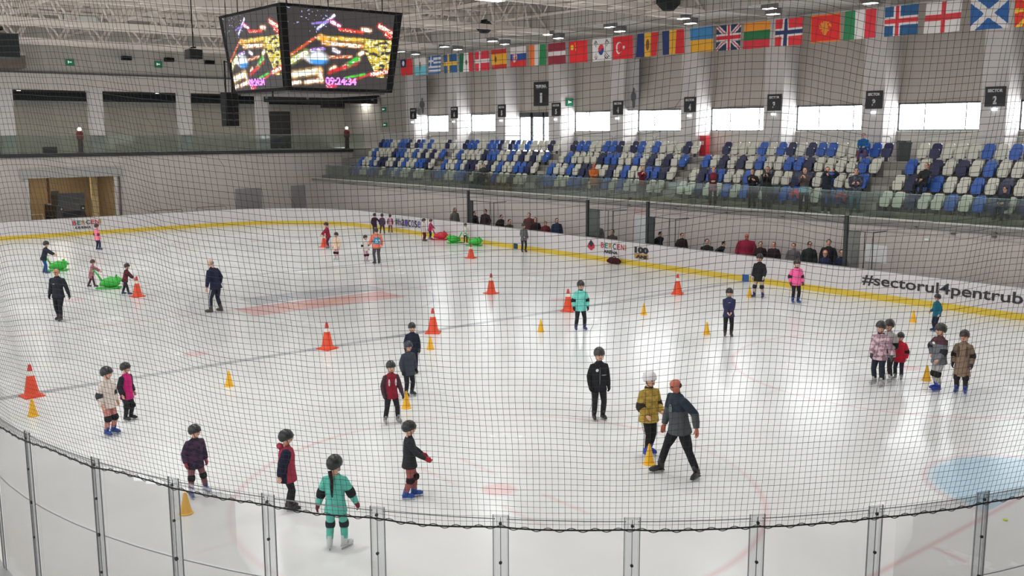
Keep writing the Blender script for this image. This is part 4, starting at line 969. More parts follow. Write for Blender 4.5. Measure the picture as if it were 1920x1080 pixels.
def person(P, H, phi=0, kid_=True, pose=None, top=((60, 60, 60), None), legs=((40, 40, 44), None), sleeve=None, coat=0, helmet=(34, 36, 36), skate=(38, 70, 150), knee=None, elbow=None,
           glove=None, hair=(60, 42, 32), skin='l', label='', hood=None, puff=1.0, lod=0, group=None, scarf=None, badge=None, on_ice=True, braid=False, stripe=None, bulk=1.0, band=None, yaw=None, headturn=0, emblem=None):
    """builds one figure facing phi degrees from the camera direction (90 = towards the right of the photo)"""
    p = pose or {}
    c = Vector((EYE.x-P[0], EYE.y-P[1])).normalized(); d = c*math.cos(math.radians(phi))+Vector((-c.y, c.x))*math.sin(math.radians(phi))
    root = empty('person', (P[0], P[1], P[2] if len(P) > 2 else 0), math.atan2(-d.x, d.y))
    tag(root, label, 'person', group)
    vox = (.0095, .014, .021)[lod]
    hh = .165 if kid_ else .132
    if p.get('seated'): pass
    chin = 1-hh; shz = chin-.034; shx = (.094 if kid_ else .108)*bulk; pelz = .468 if kid_ else .50
    pel = Vector(p.get('pel', (0, 0, pelz))); ln = math.radians(p.get('lean', 0)); sd = math.radians(p.get('side', 0))
    Rt = Matrix.Rotation(-ln, 3, 'X') @ Matrix.Rotation(sd, 3, 'Y') @ Matrix.Rotation(math.radians(p.get('twist', 0)), 3, 'Z')
    def T(x, y, z): return (pel+Rt @ Vector((x, y, z-pelz)))*H
    def S(v): return Vector(v)*H
    hd = math.radians(p.get('nod', 0)); Rh = Matrix.Rotation(math.radians(headturn), 3, 'Z') @ Matrix.Rotation(-hd-ln*.35, 3, 'X')
    nk = T(0, -.008, chin-.03); hc = T(0, .0, chin)+Rh @ Vector((0, .012, hh*.5))*H
    if not p.get('lean'): pass
    # limbs
    foot_z = .075 if on_ice else .045
    ua, fa = .155, .14; th, sh_ = ((.204, .190) if kid_ else (.222, .206))
    arms = {}; lg = {}
    for sgn, key in ((-1, 'l'), (1, 'r')):       # local +X is the figure's right side seen from behind
        S0 = T(sgn*shx, 0, shz-.045)/H
        tgt = p.get('h'+key, (sgn*(shx+.04+.012*(puff-1)), .03, shz-.045-ua-fa+.02)); 
        el, wr_ = ik(S0, tgt, ua, fa, p.get('e'+key, (sgn*.35, -1, -.1))); arms[key] = (S0, el, wr_)
        hp = pel+Rt @ Vector((sgn*.052*bulk, 0, -.01)); ft = p.get('f'+key, (sgn*.062, 0, foot_z))
        ft = Vector((ft[0], ft[1], max(ft[2], foot_z) if len(ft) > 2 else foot_z))
        if p.get('seated'): th, sh_ = .24, .235
        q_ = max(1, min(1.12, (ft-hp).length*1.003/(th+sh_))); kn, an = ik(hp, ft, th*q_, sh_*q_, p.get('k'+key, (sgn*.15, 1, 0))); lg[key] = (hp, kn, an)
    toe = {k: math.radians(p.get('t'+k, 8 if k == 'r' else -8)) for k in 'lr'}
    # ---- body: head, neck, torso, arms, hands, legs as one surface
    b = MB(); hr = hh*H
    def hp_(x, y, z): return hc+Rh @ Vector((x, y, z))*hr
    sg = 12 if lod < 2 else 8
    b.tube([hp_(0, .12, -.52), hp_(0, .07, -.42), hp_(0, .03, -.22), hp_(0, .0, .02), hp_(0, -.02, .25), hp_(0, -.02, .42), hp_(0, -.02, .5)],
           [(.1*hr, .1*hr), (.22*hr, .23*hr), (.31*hr, .36*hr), (.36*hr, .43*hr), (.36*hr, .44*hr), (.24*hr, .3*hr), (.06*hr, .08*hr)], 16, ref=tuple(Rh @ Vector((0, 1, 0))))
    b.tube([nk-Vector((0, 0, .02*H)), hp_(0, -.06, -.2)], [.034*H, .032*H], 10)
    if lod < 2:
        b.ball(hp_(0, .43, -.07), (.055*hr, .09*hr, .08*hr), 0, 8, 6, Rh); b.ball(hp_(0, .40, .02), (.035*hr, .05*hr, .1*hr), 0, 8, 6, Rh)
        for s_ in (-1, 1): b.ball(hp_(s_*.37, -.02, -.02), (.035*hr, .07*hr, .11*hr), 0, 8, 6, Rh)
        b.ball(hp_(0, .36, -.24), (.13*hr, .06*hr, .045*hr), 0, 10, 6, Rh)
    tor = [T(0, 0, pelz-.04), T(0, 0, pelz+.03), T(0, 0, pelz+.1), T(0, .005, shz-.1), T(0, 0, shz-.04), T(0, -.005, shz), nk]
    fwd = tuple(Rt @ Vector((0, 1, 0)))
    b.tube(tor, [(.07*H, .058*H), (.078*H, .06*H), (.068*H, .055*H), (.08*H, .058*H), (.084*H, .05*H), (.065*H, .04*H), (.033*H, .033*H)], 14, ref=fwd)
    for key, sgn in (('l', -1), ('r', 1)):
        s0, el, wr_ = [v*H for v in arms[key]]
        b.tube([T(sgn*.04, 0, shz-.03), s0, s0.lerp(el, .5), el, el.lerp(wr_, .3), wr_], [.03*H, .034*H, .029*H, .024*H, .025*H, .016*H], 9)
        h0, k0, a0 = [v*H for v in lg[key]]
        b.tube([h0+Vector((0, 0, .02*H)), h0.lerp(k0, .25), h0.lerp(k0, .65), k0, k0.lerp(a0, .35), a0.lerp(k0, .25), a0], [.046*H, .047*H, .038*H, .030*H, .030*H, .02*H, .016*H], 10)
        tv = Vector((math.sin(toe[key]), math.cos(toe[key]), 0)); b.tube([a0+Vector((0, 0, .0)), a0+tv*.02*H-Vector((0, 0, .018*H)), a0+tv*.06*H-Vector((0, 0, .026*H))], [.016*H, .015*H, .009*H], 8)
        # hand
        if lod < 2:
            fd = (wr_-el).normalized(); inw = Vector((-sgn, .2, 0)); inw = (inw-fd*inw.dot(fd)).normalized(); side = fd.cross(inw).normalized()
            if side.y < 0 and abs(side.y) > .3: side = -side
            hs = (.9 if kid_ else 1.0)*H*.105/1.0
            pm_ = wr_+fd*hs*.45; b.tube([wr_-fd*.01*H, wr_+fd*hs*.12, pm_], [(.016*H, .014*H), (.017*H, .024*H), (.013*H, .026*H)], 8, ref=tuple(side))
            cu = .35 if key not in p.get('open', '') else .08; fr_ = max(.0052*H, .0078)
            for q, (off, ln_) in enumerate(((-.021, .40), (-.007, .47), (.007, .5), (.021, .44))):
                a_ = pm_+side*off*H; m1 = a_+fd*hs*ln_*.5+inw*hs*cu*.15; m2 = m1+fd*hs*ln_*.35+inw*hs*cu*.45
                b.tube([a_-fd*.006*H, m1, m2], [fr_*1.1, fr_, fr_*.75], 6)
            a_ = wr_+fd*hs*.14+side*.018*H; b.tube([a_, a_+(side*.5+fd+inw*.4).normalized()*hs*.26, a_+(side*.28+fd*1.2+inw*.7).normalized()*hs*.48], [fr_*1.25, fr_*1.1, fr_*.8], 6)
        else:
            fd = (wr_-el).normalized(); b.tube([wr_, wr_+fd*.035*H, wr_+fd*.08*H], [.016*H, .024*H, .01*H], 6)
    body = b.build('body', [skin_m[skin], eyem, lipm, cloth(hair)], root, True)
    eyes = [hp_(s_*.15, .4, .03) for s_ in (-1, 1)]; mouth = hp_(0, .42, -.26)
    hairtest = (hc.copy(), Rh.copy(), hr, helmet is None and hair is not None and p.get('bald') is None, p.get('bald'))
    BAKE.append((body, vox, ('face', eyes, mouth, hr, hairtest)))
    # ---- jacket
    j = MB(); hem = pelz-.055-coat
    pf = .012*puff*H
    br = [(T(0, 0, hem), (.106*bulk*H+pf, .088*bulk*H+pf)), (T(0, 0, hem+.02), (.106*bulk*H+pf, .088*bulk*H+pf)), (T(0, 0, pelz+.02), (.094*bulk*H+pf, .076*bulk*H+pf)), (T(0, 0, pelz+.1), (.082*bulk*H+pf, .066*bulk*H+pf)), (T(0, .005, shz-.1), (.088*H*bulk+pf, .068*bulk*H+pf)),
          (T(0, 0, shz-.045), (.09*H*bulk+pf*.8, .058*H+pf)), (T(0, -.002, shz-.012), (.068*H*bulk+pf*.4, .05*H+pf*.5)), (T(0, -.004, shz+.016), (.046*H+pf*.2, .043*H+pf*.2)), (nk+Vector((0, 0, .012*H)), (.043*H, .044*H))]
    if coat > .1: br[0] = (T(0, 0, hem), (.118*bulk*H+pf, .094*bulk*H+pf))
    if p.get('seated'): br = br[2:]
    j.tube([q for q, _ in br], [r_ for _, r_ in br], 16, ref=fwd)
    for key, sgn in (('l', -1), ('r', 1)):
        s0, el, wr_ = [v*H for v in arms[key]]
        e_ = pf*.8
        j.tube([T(sgn*.035, 0, shz-.03), s0, s0.lerp(el, .5), el, el.lerp(wr_, .5), wr_.lerp(el, .03)], [.028*H+e_*.6, .032*H+e_, .034*H+e_, .030*H+e_, .028*H+e_, .024*H+e_*.6], 10)
    if hood is not None: j.tube([T(-.05, -.055, shz+.0), T(0, -.075, shz+.02), T(.05, -.055, shz+.0)], [.03*H, .04*H, .03*H], 8, ref=(0, 0, 1))
    tm = [cloth(*top)]; tm.append(cloth(sleeve) if sleeve else tm[0]); tm.append(cloth(band[0]) if band else tm[0])
    jk = j.build('jacket', tm, root, True)
    A_ = [[v*H for v in arms[k]] for k in 'lr']
    BAKE.append((jk, vox*1.15, ('jacket', A_, T(0, 0, pelz), T(0, 0, shz), H, band)))
    # ---- trousers
    t = MB(); t.tube([T(0, 0, pelz+.03), T(0, 0, pelz-.02), T(0, 0, pelz-.05)], [(.086*bulk*H, .068*bulk*H), (.094*bulk*H, .074*bulk*H), (.085*bulk*H, .062*bulk*H)], 14, ref=fwd)
    for key in 'lr':
        h0, k0, a0 = [v*H for v in lg[key]]
        t.tube([h0+Vector((0, 0, .01*H)), h0.lerp(k0, .3), h0.lerp(k0, .7), k0, k0.lerp(a0, .4), a0.lerp(k0, .16 if on_ice else .03)], [.05*bulk*H, .053*bulk*H, .046*H*bulk, .040*H, .040*H, .034*H+.003], 12)
    tr = t.build('trousers', [cloth(*legs), cloth(stripe) if stripe else cloth(*legs)], root, True)
    BAKE.append((tr, vox*1.15, ('stripe', [[v*H for v in lg[k]] for k in 'lr'], H) if stripe else None))
    # ---- skates or shoes
    for key, sgn in (('l', -1), ('r', 1)):
        k0, a0 = lg[key][1]*H, lg[key][2]*H
        tv = Vector((math.sin(toe[key]), math.cos(toe[key]), 0)); kv = (k0-a0).normalized()
        if on_ice:
            sole = -foot_z*H+.045
            s_ = MB(); s_.tube([a0+kv*.075*H, a0+kv*.03*H, a0-tv*.008*H+Vector((0, 0, sole+.03*H)), a0+tv*.03*H+Vector((0, 0, sole+.022*H)), a0+tv*.082*H+Vector((0, 0, sole+.018*H)), a0+tv*.118*H+Vector((0, 0, sole+.013*H))],
                               [(.036*H, .038*H), (.034*H, .038*H), (.032*H, .040*H), (.032*H, .029*H), (.030*H, .023*H), (.017*H, .013*H)], 12, ref=tuple(tv))
            w = tv.cross(Vector((0, 0, 1)))*.024*H; q0 = a0-tv*.04*H; q1 = a0+tv*.11*H; zs_ = a0.z+sole
            vs = [q0-w, q0+w, q1+w*.7, q1-w*.7]; s_.add([(v.x, v.y, zs_-.004) for v in vs]+[(v.x, v.y, zs_+.012*H) for v in vs], [(3, 2, 1, 0), (4, 5, 6, 7), (0, 1, 5, 4), (1, 2, 6, 5), (2, 3, 7, 6), (3, 0, 4, 7)])
            sk = s_.build('skate', [mat('skate boot', skate, .4, bump=.2)], root, True)
            bl = MB(); w = tv.cross(Vector((0, 0, 1)))*.004
            for (y0, y1, z0, z1) in ((-.045, .12, 0, .018), (-.03, -.005, .015, .045), (.06, .09, .015, .045)):
                q0 = a0+tv*y0*H; q1 = a0+tv*y1*H; vs = [q0-w, q0+w, q1+w, q1-w]; zz = a0.z-foot_z*H
                bl.add([(v.x, v.y, zz+z0) for v in vs]+[(v.x, v.y, zz+z1) for v in vs], [(3, 2, 1, 0), (4, 5, 6, 7), (0, 1, 5, 4), (1, 2, 6, 5), (2, 3, 7, 6), (3, 0, 4, 7)])
            bl.build('blade', [blade], sk)
        elif not p.get('nofeet'):
            s_ = MB(); s_.tube([a0+kv*.03*H, a0-tv*.006*H-Vector((0, 0, .012*H)), a0+tv*.04*H-Vector((0, 0, .024*H)), a0+tv*.09*H-Vector((0, 0, .03*H)), a0+tv*.11*H-Vector((0, 0, .033*H))], [.028*H, .03*H, .024*H, .02*H, .011*H], 10, ref=tuple(tv))
            s_.build('shoe', [mat('shoe leather', skate if skate != (38, 70, 150) else (36, 34, 34), .5)], root, True)
    # ---- protectors and gloves
    if knee:
        for key in 'lr':
            h0, k0, a0 = [v*H for v in lg[key]]
            MB().tube([k0.lerp(h0, .2), k0.lerp(h0, .1), k0, k0.lerp(a0, .12), k0.lerp(a0, .2)], [.047*H, .052*H, .053*H, .05*H, .044*H], 12).ball(k0+Vector((0, .04*H, 0)), (.032*H, .022*H, .04*H)).build('knee_pad', [cloth(knee)], root, True)
    if elbow:
        for key in 'lr':
            s0, el, wr_ = [v*H for v in arms[key]]; e_ = pf*.8
            MB().tube([el.lerp(s0, .28), el.lerp(s0, .1), el, el.lerp(wr_, .15), el.lerp(wr_, .32)], [.036*H+e_, .039*H+e_, .039*H+e_, .038*H+e_, .034*H+e_], 12).build('elbow_pad', [cloth(elbow)], root, True)
    if glove:
        for key, sgn in (('l', -1), ('r', 1)):
            s0, el, wr_ = [v*H for v in arms[key]]; fd = (wr_-el).normalized(); inw = Vector((-sgn, .2, 0)); inw = (inw-fd*inw.dot(fd)).normalized(); side = fd.cross(inw).normalized()
            if side.y < 0 and abs(side.y) > .3: side = -side
            hs = (.9 if kid_ else 1.0)*H*.105; pm_ = wr_+fd*hs*.45; g_ = MB(); g_.tube([wr_-fd*.03*H, wr_+fd*hs*.1, pm_, pm_+fd*hs*.12], [(.026*H, .028*H), (.023*H, .028*H), (.018*H, .031*H), (.013*H, .029*H)], 10, ref=tuple(side))
            for q, (off, ln_) in enumerate(((-.022, .40), (-.0075, .47), (.0075, .5), (.022, .44))):
                a_ = pm_+side*off*H; m1 = a_+fd*hs*ln_*.5+inw*hs*.05; m2 = m1+fd*hs*ln_*.38+inw*hs*.16; g_.tube([a_, m1, m2], [.0085*H, .0082*H, .006*H], 6)
            a_ = wr_+fd*hs*.14+side*.02*H; g_.tube([a_, a_+(side*.5+fd+inw*.4).normalized()*hs*.27, a_+(side*.28+fd*1.2+inw*.7).normalized()*hs*.5], [.011*H, .0095*H, .007*H], 6)
            g_.build('glove', [cloth(glove)], root, True)
    # ---- head gear and hair
    if helmet is not None:
        hm = MB(); hm.ball(hp_(0, -.05, .1), (.47*hr, .57*hr, .54*hr), 0, 20, 12, Rh @ Matrix.Rotation(.27, 3, 'X'), -.36); hm.tube([hp_(-.36, .3, .14), hp_(0, .52, .17), hp_(.36, .3, .14)], [.03*hr, .04*hr, .03*hr], 6, ref=(0, 0, 1))
        hm.ball(hp_(0, -.3, -.08), (.36*hr, .26*hr, .22*hr), 0, 14, 8, Rh)
        hel = hm.build('helmet', [mat('helmet shell', helmet, .35)], root, True)
        if lod < 2:
            vt = MB()
            for sx in (-.2, 0, .2):
                for yy, zz in ((.25, .5), (-.12, .58), (-.42, .42)): vt.ball(hp_(sx, yy-.05*abs(sx)*5, zz-.12*abs(sx)*3), (.035*hr, .1*hr, .03*hr), 0, 8, 4, Rh)
            vt.build('vent', [visor if sum(helmet) > 300 else mat('vent grey', (62, 64, 64), .6)], hel)
        MB().tube([hp_(-.38, .02, .0), hp_(-.3, .12, -.38), hp_(0, .16, -.55), hp_(.3, .12, -.38), hp_(.38, .02, .0)], .022*hr, 5, ref=(0, 1, 0)).build('chin_strap', [visor], root, True)
    elif hair is not None and not p.get('bald'):
        hb = MB(); hb.ball(hp_(0, -.07, .08), (.41*hr, .46*hr, .47*hr), 0, 16, 9, Rh, -.05); hb.ball(hp_(0, -.24, -.08), (.36*hr, .28*hr, .36*hr), 0, 12, 8, Rh)
        if p.get('long'): hb.tube([hp_(0, -.3, .1), hp_(0, -.36, -.35), hp_(0, -.3, -.75)], [(.36*hr, .2*hr), (.38*hr, .18*hr), (.22*hr, .1*hr)], 12, ref=(0, 1, 0))
        if p.get('cap'): hb.tube([hp_(-.3, .25, .2), hp_(0, .62, .17), hp_(.3, .25, .2)], [.03*hr, .05*hr, .03*hr], 6, ref=(0, 0, 1))
        hb.build('cap' if p.get('cap') else 'hair', [cloth(hair)], root, True)
    elif p.get('bald'):
        MB().ball(hp_(0, -.25, -.02), (.35*hr, .26*hr, .26*hr), 0, 14, 8, Rh).build('hair', [cloth(hair or (90, 80, 74))], root, True)
    if hood == 'up':
        MB().tube([hp_(0, -.1, -.55), hp_(0, -.12, -.2), hp_(0, -.12, .2), hp_(0, -.1, .5), hp_(0, -.1, .62)], [(.42*hr, .42*hr), (.48*hr, .42*hr), (.46*hr, .4*hr), (.3*hr, .3*hr), (.06*hr, .06*hr)], 12, ref=(0, 1, 0)).build('hood', [tm[0]], root, True)
    if scarf: MB().tube([nk+Rt @ Vector((0, .004, -.02))*H, nk+Vector((0, .002, .022))*H], [(.062*H, .06*H), (.05*H, .052*H)], 12, ref=fwd).build('scarf', [cloth(scarf)], root, True)
    if braid: MB().tube([hp_(.1*0, -.5, -.3), T(-.01, -.1, shz-.02), T(-.012, -.105, shz-.12), T(-.012, -.095, shz-.2)], [.022*H, .018*H, .014*H, .006*H], 8).build('braid', [cloth(hair)], root, True)
    if badge:
        for (x, y, w, h, cc) in badge:
            zf = T(x, 0, y); f_ = Rt @ Vector((0, 1, 0)); n_ = (.078 if not emblem else .09)*bulk*H+pf; q = zf+f_*(n_-.012*H*abs(x)/.05)
            MB().ball(q, (w*H, .004*H, h*H), 0, 10, 6).build('badge', [mat('badge print', cc, .6)], root)
    if emblem:   # letters on the back of the vest
        s_, col_, zz, hgt = emblem; o_ = T(.085, -.09*bulk, zz); o_ += Vector((0, -pf-.012, 0))
        place_text(s_, .3, mat('printed letters', col_, .6), o_, (-1, 0, 0), Rt @ Vector((0, 0, 1)), root, 'printed_letters', .01, width=.17*H, height=hgt*H)
    return root
def at_px(u, v, vt, **k):
    P = G(u, v); H = max(.6, ztop(P, vt)); k.setdefault('yaw', None)
    return person((P.x, P.y, 0), H, **k)
K = (34, 36, 36); BK = (32, 33, 36); BLU = (38, 70, 150); GRY = (120, 122, 122)
# foreground group
at_px(207, 815, 689, phi=42, top=((214, 200, 190), None), legs=((196, 132, 124), None), knee=BK, elbow=(60, 60, 64), helmet=K, skate=BLU, headturn=22, puff=1.4, glove=None, label='child in a cream jacket and salmon trousers with blue skates at left')
at_px(241, 788, 681, phi=46, headturn=20, top=((196, 34, 112), None), sleeve=(40, 40, 46), legs=((46, 46, 50), None), knee=BK, helmet=K, skate=(34, 34, 36), puff=1.5, coat=.03, label='child in a magenta jacket and black skates beside the cream jacket child')
at_px(369, 926, 797, phi=24, headturn=38, top=((74, 48, 74), (44, 40, 56)), legs=((126, 84, 90), None), knee=BK, helmet=K, skate=(62, 62, 130), puff=2.0, coat=.02, glove=(150, 70, 80), pose=dict(fl=(-.13, .02, .06), fr=(.12, .08, .06), lean=4), label='child in a dark purple checked jacket standing with legs apart at lower left')
at_px(541, 957, 808, phi=88, top=((156, 52, 72), None), sleeve=(30, 32, 52), legs=((34, 34, 38), None), helmet=K, skate=(36, 34, 34), puff=2.6, hood=1, coat=.03, pose=dict(hl=(-.14, -.09, .44), hr=(.14, -.09, .44), fl=(-.045, .0, .06), fr=(.045, .03, .06)), label='child in a raspberry padded vest with navy sleeves standing in profile behind the glass edge')
at_px(632, 1030, 856, phi=168, top=((96, 184, 168), None), legs=((96, 184, 168), None), elbow=BK, knee=(40, 44, 52), helmet=K, skate=(205, 208, 206), hair=(44, 30, 28), braid=True, glove=(120, 40, 50), puff=1.2, pose=dict(hr=(.21, .06, .47), hl=(-.19, .02, .46), fl=(-.075, 0, .06), fr=(.075, .03, .06), tr=35), headturn=-30, label='child in a turquoise overall with a long dark braid seen from behind')
at_px(769, 934, 791, phi=92, top=((44, 46, 48), None), legs=((160, 92, 84), None), knee=(40, 26, 30), helmet=K, skate=(34, 78, 160), glove=(170, 44, 54), puff=1.0, pose=dict(hr=(.15, .2, .56), hl=(-.13, .17, .53), fl=(-.045, .05, .06), fr=(.045, -.06, .06)), label='child in a black jacket and brick leggings holding one red glove forward')
at_px(735, 793, 678, phi=18, top=((140, 34, 52), (132, 30, 46)), sleeve=(74, 50, 60), legs=((42, 42, 46), None), helmet=(40, 44, 38), skate=(140, 140, 138), puff=1.0, glove=(70, 66, 66), badge=[(-.055, .68, .016, .06, (206, 196, 200)), (.055, .68, .016, .06, (206, 196, 200))], pose=dict(fl=(-.1, .0, .06), fr=(.11, .0, .06), hl=(-.17, .05, .46)), label='child in a dark red and white jacket standing with legs apart near the centre')
at_px(767, 742, 641, phi=32, top=((62, 68, 80), None), legs=((38, 40, 46), None), helmet=(44, 46, 62), skate=(60, 60, 62), puff=1.8, coat=.02, glove=BK, label='child in a slate grey jacket standing in front of another child in navy')
at_px(774, 700, 606, phi=8, top=((34, 38, 56), None), legs=((30, 32, 40), None), helmet=K, skate=(50, 50, 54), puff=1.0, glove=(54, 56, 50), label='child in plain navy standing behind the slate grey child')
at_px(1122, 786, 653, phi=16, top=((36, 37, 40), None), legs=((40, 40, 44), None), helmet=(52, 50, 50), skate=(44, 44, 44), puff=.8, hair=(70, 50, 40), badge=[(.045, .71, .022, .022, (225, 225, 225)), (.008, .63, .004, .13, (120, 120, 124)), (-.05, .64, .04, .006, (140, 140, 144))], glove=BK, label='tall child in a black tracksuit with a white chest badge')
at_px(1215, 852, 698, phi=38, top=((186, 156, 74), (160, 132, 58)), legs=((36, 37, 40), None), stripe=(196, 190, 180), elbow=(52, 44, 34), helmet=(218, 212, 216), skate=(36, 70, 176), puff=2.0, scarf=(40, 30, 30), pose=dict(hl=(-.1, .12, .54), hr=(.12, .12, .52), fl=(-.04, -.03, .06), fr=(.06, .04, .06)), label='child in a shiny gold jacket and white helmet')
at_px(1272, 890, 709, phi=-58, kid_=False, top=((74, 78, 80), None), band=((40, 50, 60), .68), legs=((32, 33, 36), None), helmet=None, skin='r', hair=(70, 50, 44), skate=(40, 38, 38), puff=1.2, bulk=1.16, pose=dict(bald=1, fl=(-.18, -.1, .07), fr=(.14, .13, .07), hr=(.14, .1, .47), hl=(-.26, -.03, .55), lean=6, tl=-30, nod=8), badge=[(-.02, .72, .03, .045, (92, 96, 98))], label='bald coach in a grey sweater and black trousers striding across the ice')
at_px(1365, 631, 541, phi=6, top=((52, 54, 88), None), legs=((34, 34, 38), None), helmet=(40, 38, 40), skate=(70, 60, 60), puff=1.3, pose=dict(hl=(-.035, .13, .52), hr=(.035, .13, .52)), badge=[(0, .72, .03, .008, (160, 165, 190))], label='child in a navy hoodie with hands folded in front')
at_px(1088, 619, 527, phi=14, top=((112, 204, 190), None), legs=((36, 36, 42), None), elbow=BK, helmet=K, skate=(54, 56, 110), puff=1.8, coat=.01, scarf=(36, 44, 46), glove=BK, pose=dict(fl=(-.09, 0, .06), fr=(.09, 0, .06)), label='child in a bright turquoise jacket and black trousers in mid rink')
at_px(1422, 558, 477, phi=-18, top=((36, 36, 38), None), legs=((190, 168, 146), None), knee=(44, 44, 60), helmet=(40, 34, 36), skate=(48, 60, 120), puff=1.6, coat=.03, hair=(50, 30, 28), glove=(190, 190, 190), lod=1, pose=dict(fl=(-.1, 0, .06), fr=(.1, 0, .06), hl=(-.14, .1, .5)), label='child in a black jacket and beige trousers near the right boards')
at_px(1491, 568, 487, phi=20, top=((246, 104, 160), None), legs=((40, 40, 44), None), elbow=(50, 40, 44), helmet=(58, 42, 40), skate=(38, 72, 140), puff=1.7, scarf=(60, 50, 52), lod=1, glove=(110, 70, 80), label='child in a neon pink jacket and blue skates by the right boards')
at_px(1754, 622, 552, phi=-52, top=((26, 96, 118), None), legs=((34, 38, 58), None), helmet=(36, 34, 38), skate=(40, 60, 110), puff=1.0, lod=1, pose=dict(hr=(.1, .12, .53)), label='child in a teal top near the boards behind the grey jacket child')
at_px(1757, 732, 608, phi=-50, top=((112, 114, 120), None), band=((84, 56, 62), .735), legs=((170, 168, 164), None), knee=(40, 38, 38), helmet=(52, 50, 44), skate=(36, 62, 160), puff=1.7, elbow=(44, 46, 50), badge=[(.03, .72, .03, .02, (230, 230, 232))], pose=dict(hr=(.13, .03, .53), er=(1, -.3, 0), hl=(-.12, .12, .5), fl=(-.045, .02, .06), fr=(.05, -.03, .06)), label='child in a grey jacket and pale trousers with hand on hip at right')
at_px(1801, 737, 620, phi=-8, top=((140, 118, 100), None), sleeve=(130, 112, 96), legs=((52, 46, 46), None), knee=(42, 38, 38), elbow=(48, 38, 34), helmet=(62, 48, 46), skate=(40, 70, 140), puff=1.3, coat=.13, glove=(60, 44, 74), badge=[(.058, .68, .018, .09, (82, 60, 44)), (-.058, .68, .018, .09, (82, 60, 44))], label='child in a long brown coat and blue skates at right')
at_px(1662, 715, 600, phi=-30, top=((166, 164, 160), None), elbow=BK, legs=((50, 44, 50), None), helmet=(56, 48, 50), skate=(190, 190, 188), puff=1.5, glove=BK, pose=dict(hr=(.14, .1, .52), hl=(-.1, .14, .55)), label='child in a pale grey jacket standing between the patterned and the red jacket')
at_px(1646, 722, 603, phi=-28, top=((214, 182, 190), (150, 122, 134)), legs=((38, 44, 58), None), helmet=(54, 54, 50), skate=(176, 174, 170), puff=1.7, scarf=(48, 34, 34), glove=(84, 86, 90), pose=dict(hl=(-.22, .05, .5), hr=(.06, .13, .5), fl=(-.08, .03, .06), fr=(.07, -.02, .06)), label='child in a pink and white patterned jacket at the left of the right-hand group')
at_px(1684, 712, 624, phi=-14, top=((208, 36, 62), None), legs=((42, 48, 64), None), elbow=(50, 26, 34), helmet=(48, 46, 42), skate=(150, 148, 148), puff=1.8, coat=.02, label='small child in a bright red jacket in the right-hand group')
# left side
at_px(113, 601, 504, phi=-28, kid_=False, top=((38, 42, 50), None), legs=((34, 36, 42), None), helmet=None, skin='m', hair=(60, 48, 44), skate=(44, 40, 40), puff=1.0, bulk=1.05, lod=1, glove=BK, pose=dict(bald=1, hl=(-.2, -.02, .5), fl=(-.05, .06, .06), fr=(.05, -.06, .06)), badge=[(.03, .72, .02, .008, (170, 175, 180))], label='man in a dark navy tracksuit skating at the far left')
at_px(407, 586, 486, phi=-128, kid_=False, top=((32, 38, 62), None), legs=((36, 40, 56), None), stripe=(150, 155, 165), helmet=None, skin='l', hair=(150, 140, 132), skate=(64, 60, 58), puff=1.0, bulk=1.08, lod=1, pose=dict(bald=1, fl=(-.1, .06, .06), fr=(.08, -.03, .06), lean=10, nod=12, hl=(-.2, .05, .47)), label='bald man in a navy jacket seen from behind at middle left')
at_px(84, 513, 452, phi=78, top=((38, 44, 56), None), legs=((28, 84, 140), None), helmet=K, skate=(40, 70, 120), lod=1, pose=dict(lean=14, hl=(-.07, .33, .56), hr=(.07, .33, .56), fl=(-.05, -.03, .06), fr=(.05, .06, .06)), label='child in blue trousers pushing a green skating aid at the upper left')
at_px(173, 539, 487, phi=80, top=((190, 120, 130), (150, 100, 110)), legs=((80, 54, 60), None), helmet=(70, 44, 40), skate=(60, 46, 52), lod=1, coat=.08, pose=dict(lean=10, hl=(-.07, .3, .58), hr=(.07, .3, .58), fl=(-.05, -.14, .06), fr=(.05, .1, .06)), label='child in a dusty pink coat pushing a green skating aid')
at_px(236, 553, 494, phi=78, top=((124, 38, 52), (60, 40, 48)), legs=((42, 44, 56), None), helmet=(52, 42, 42), skate=(56, 60, 84), lod=1, pose=dict(lean=12, hl=(-.06, .26, .52), hr=(.06, .26, .52), fl=(-.05, -.1, .06), fr=(.05, .1, .06)), label='child in dark red leaning on an orange cone at left')
at_px(184, 469, 420, phi=120, top=((244, 132, 158), None), legs=((42, 46, 76), None), elbow=(130, 50, 66), helmet=(70, 34, 36), skate=(50, 54, 96), lod=1, puff=1.5, coat=.03, pose=dict(fl=(-.08, 0, .06), fr=(.08, .02, .06)), label='child in a light pink jacket at the far boards below the coloured lettering')
sled(106, 508, 74, grn, 'green skating aid pushed by the child in blue trousers', 1.0)
sled(203, 541, 78, grn, 'green skating aid pushed by the child in the dusty pink coat', 1.02)
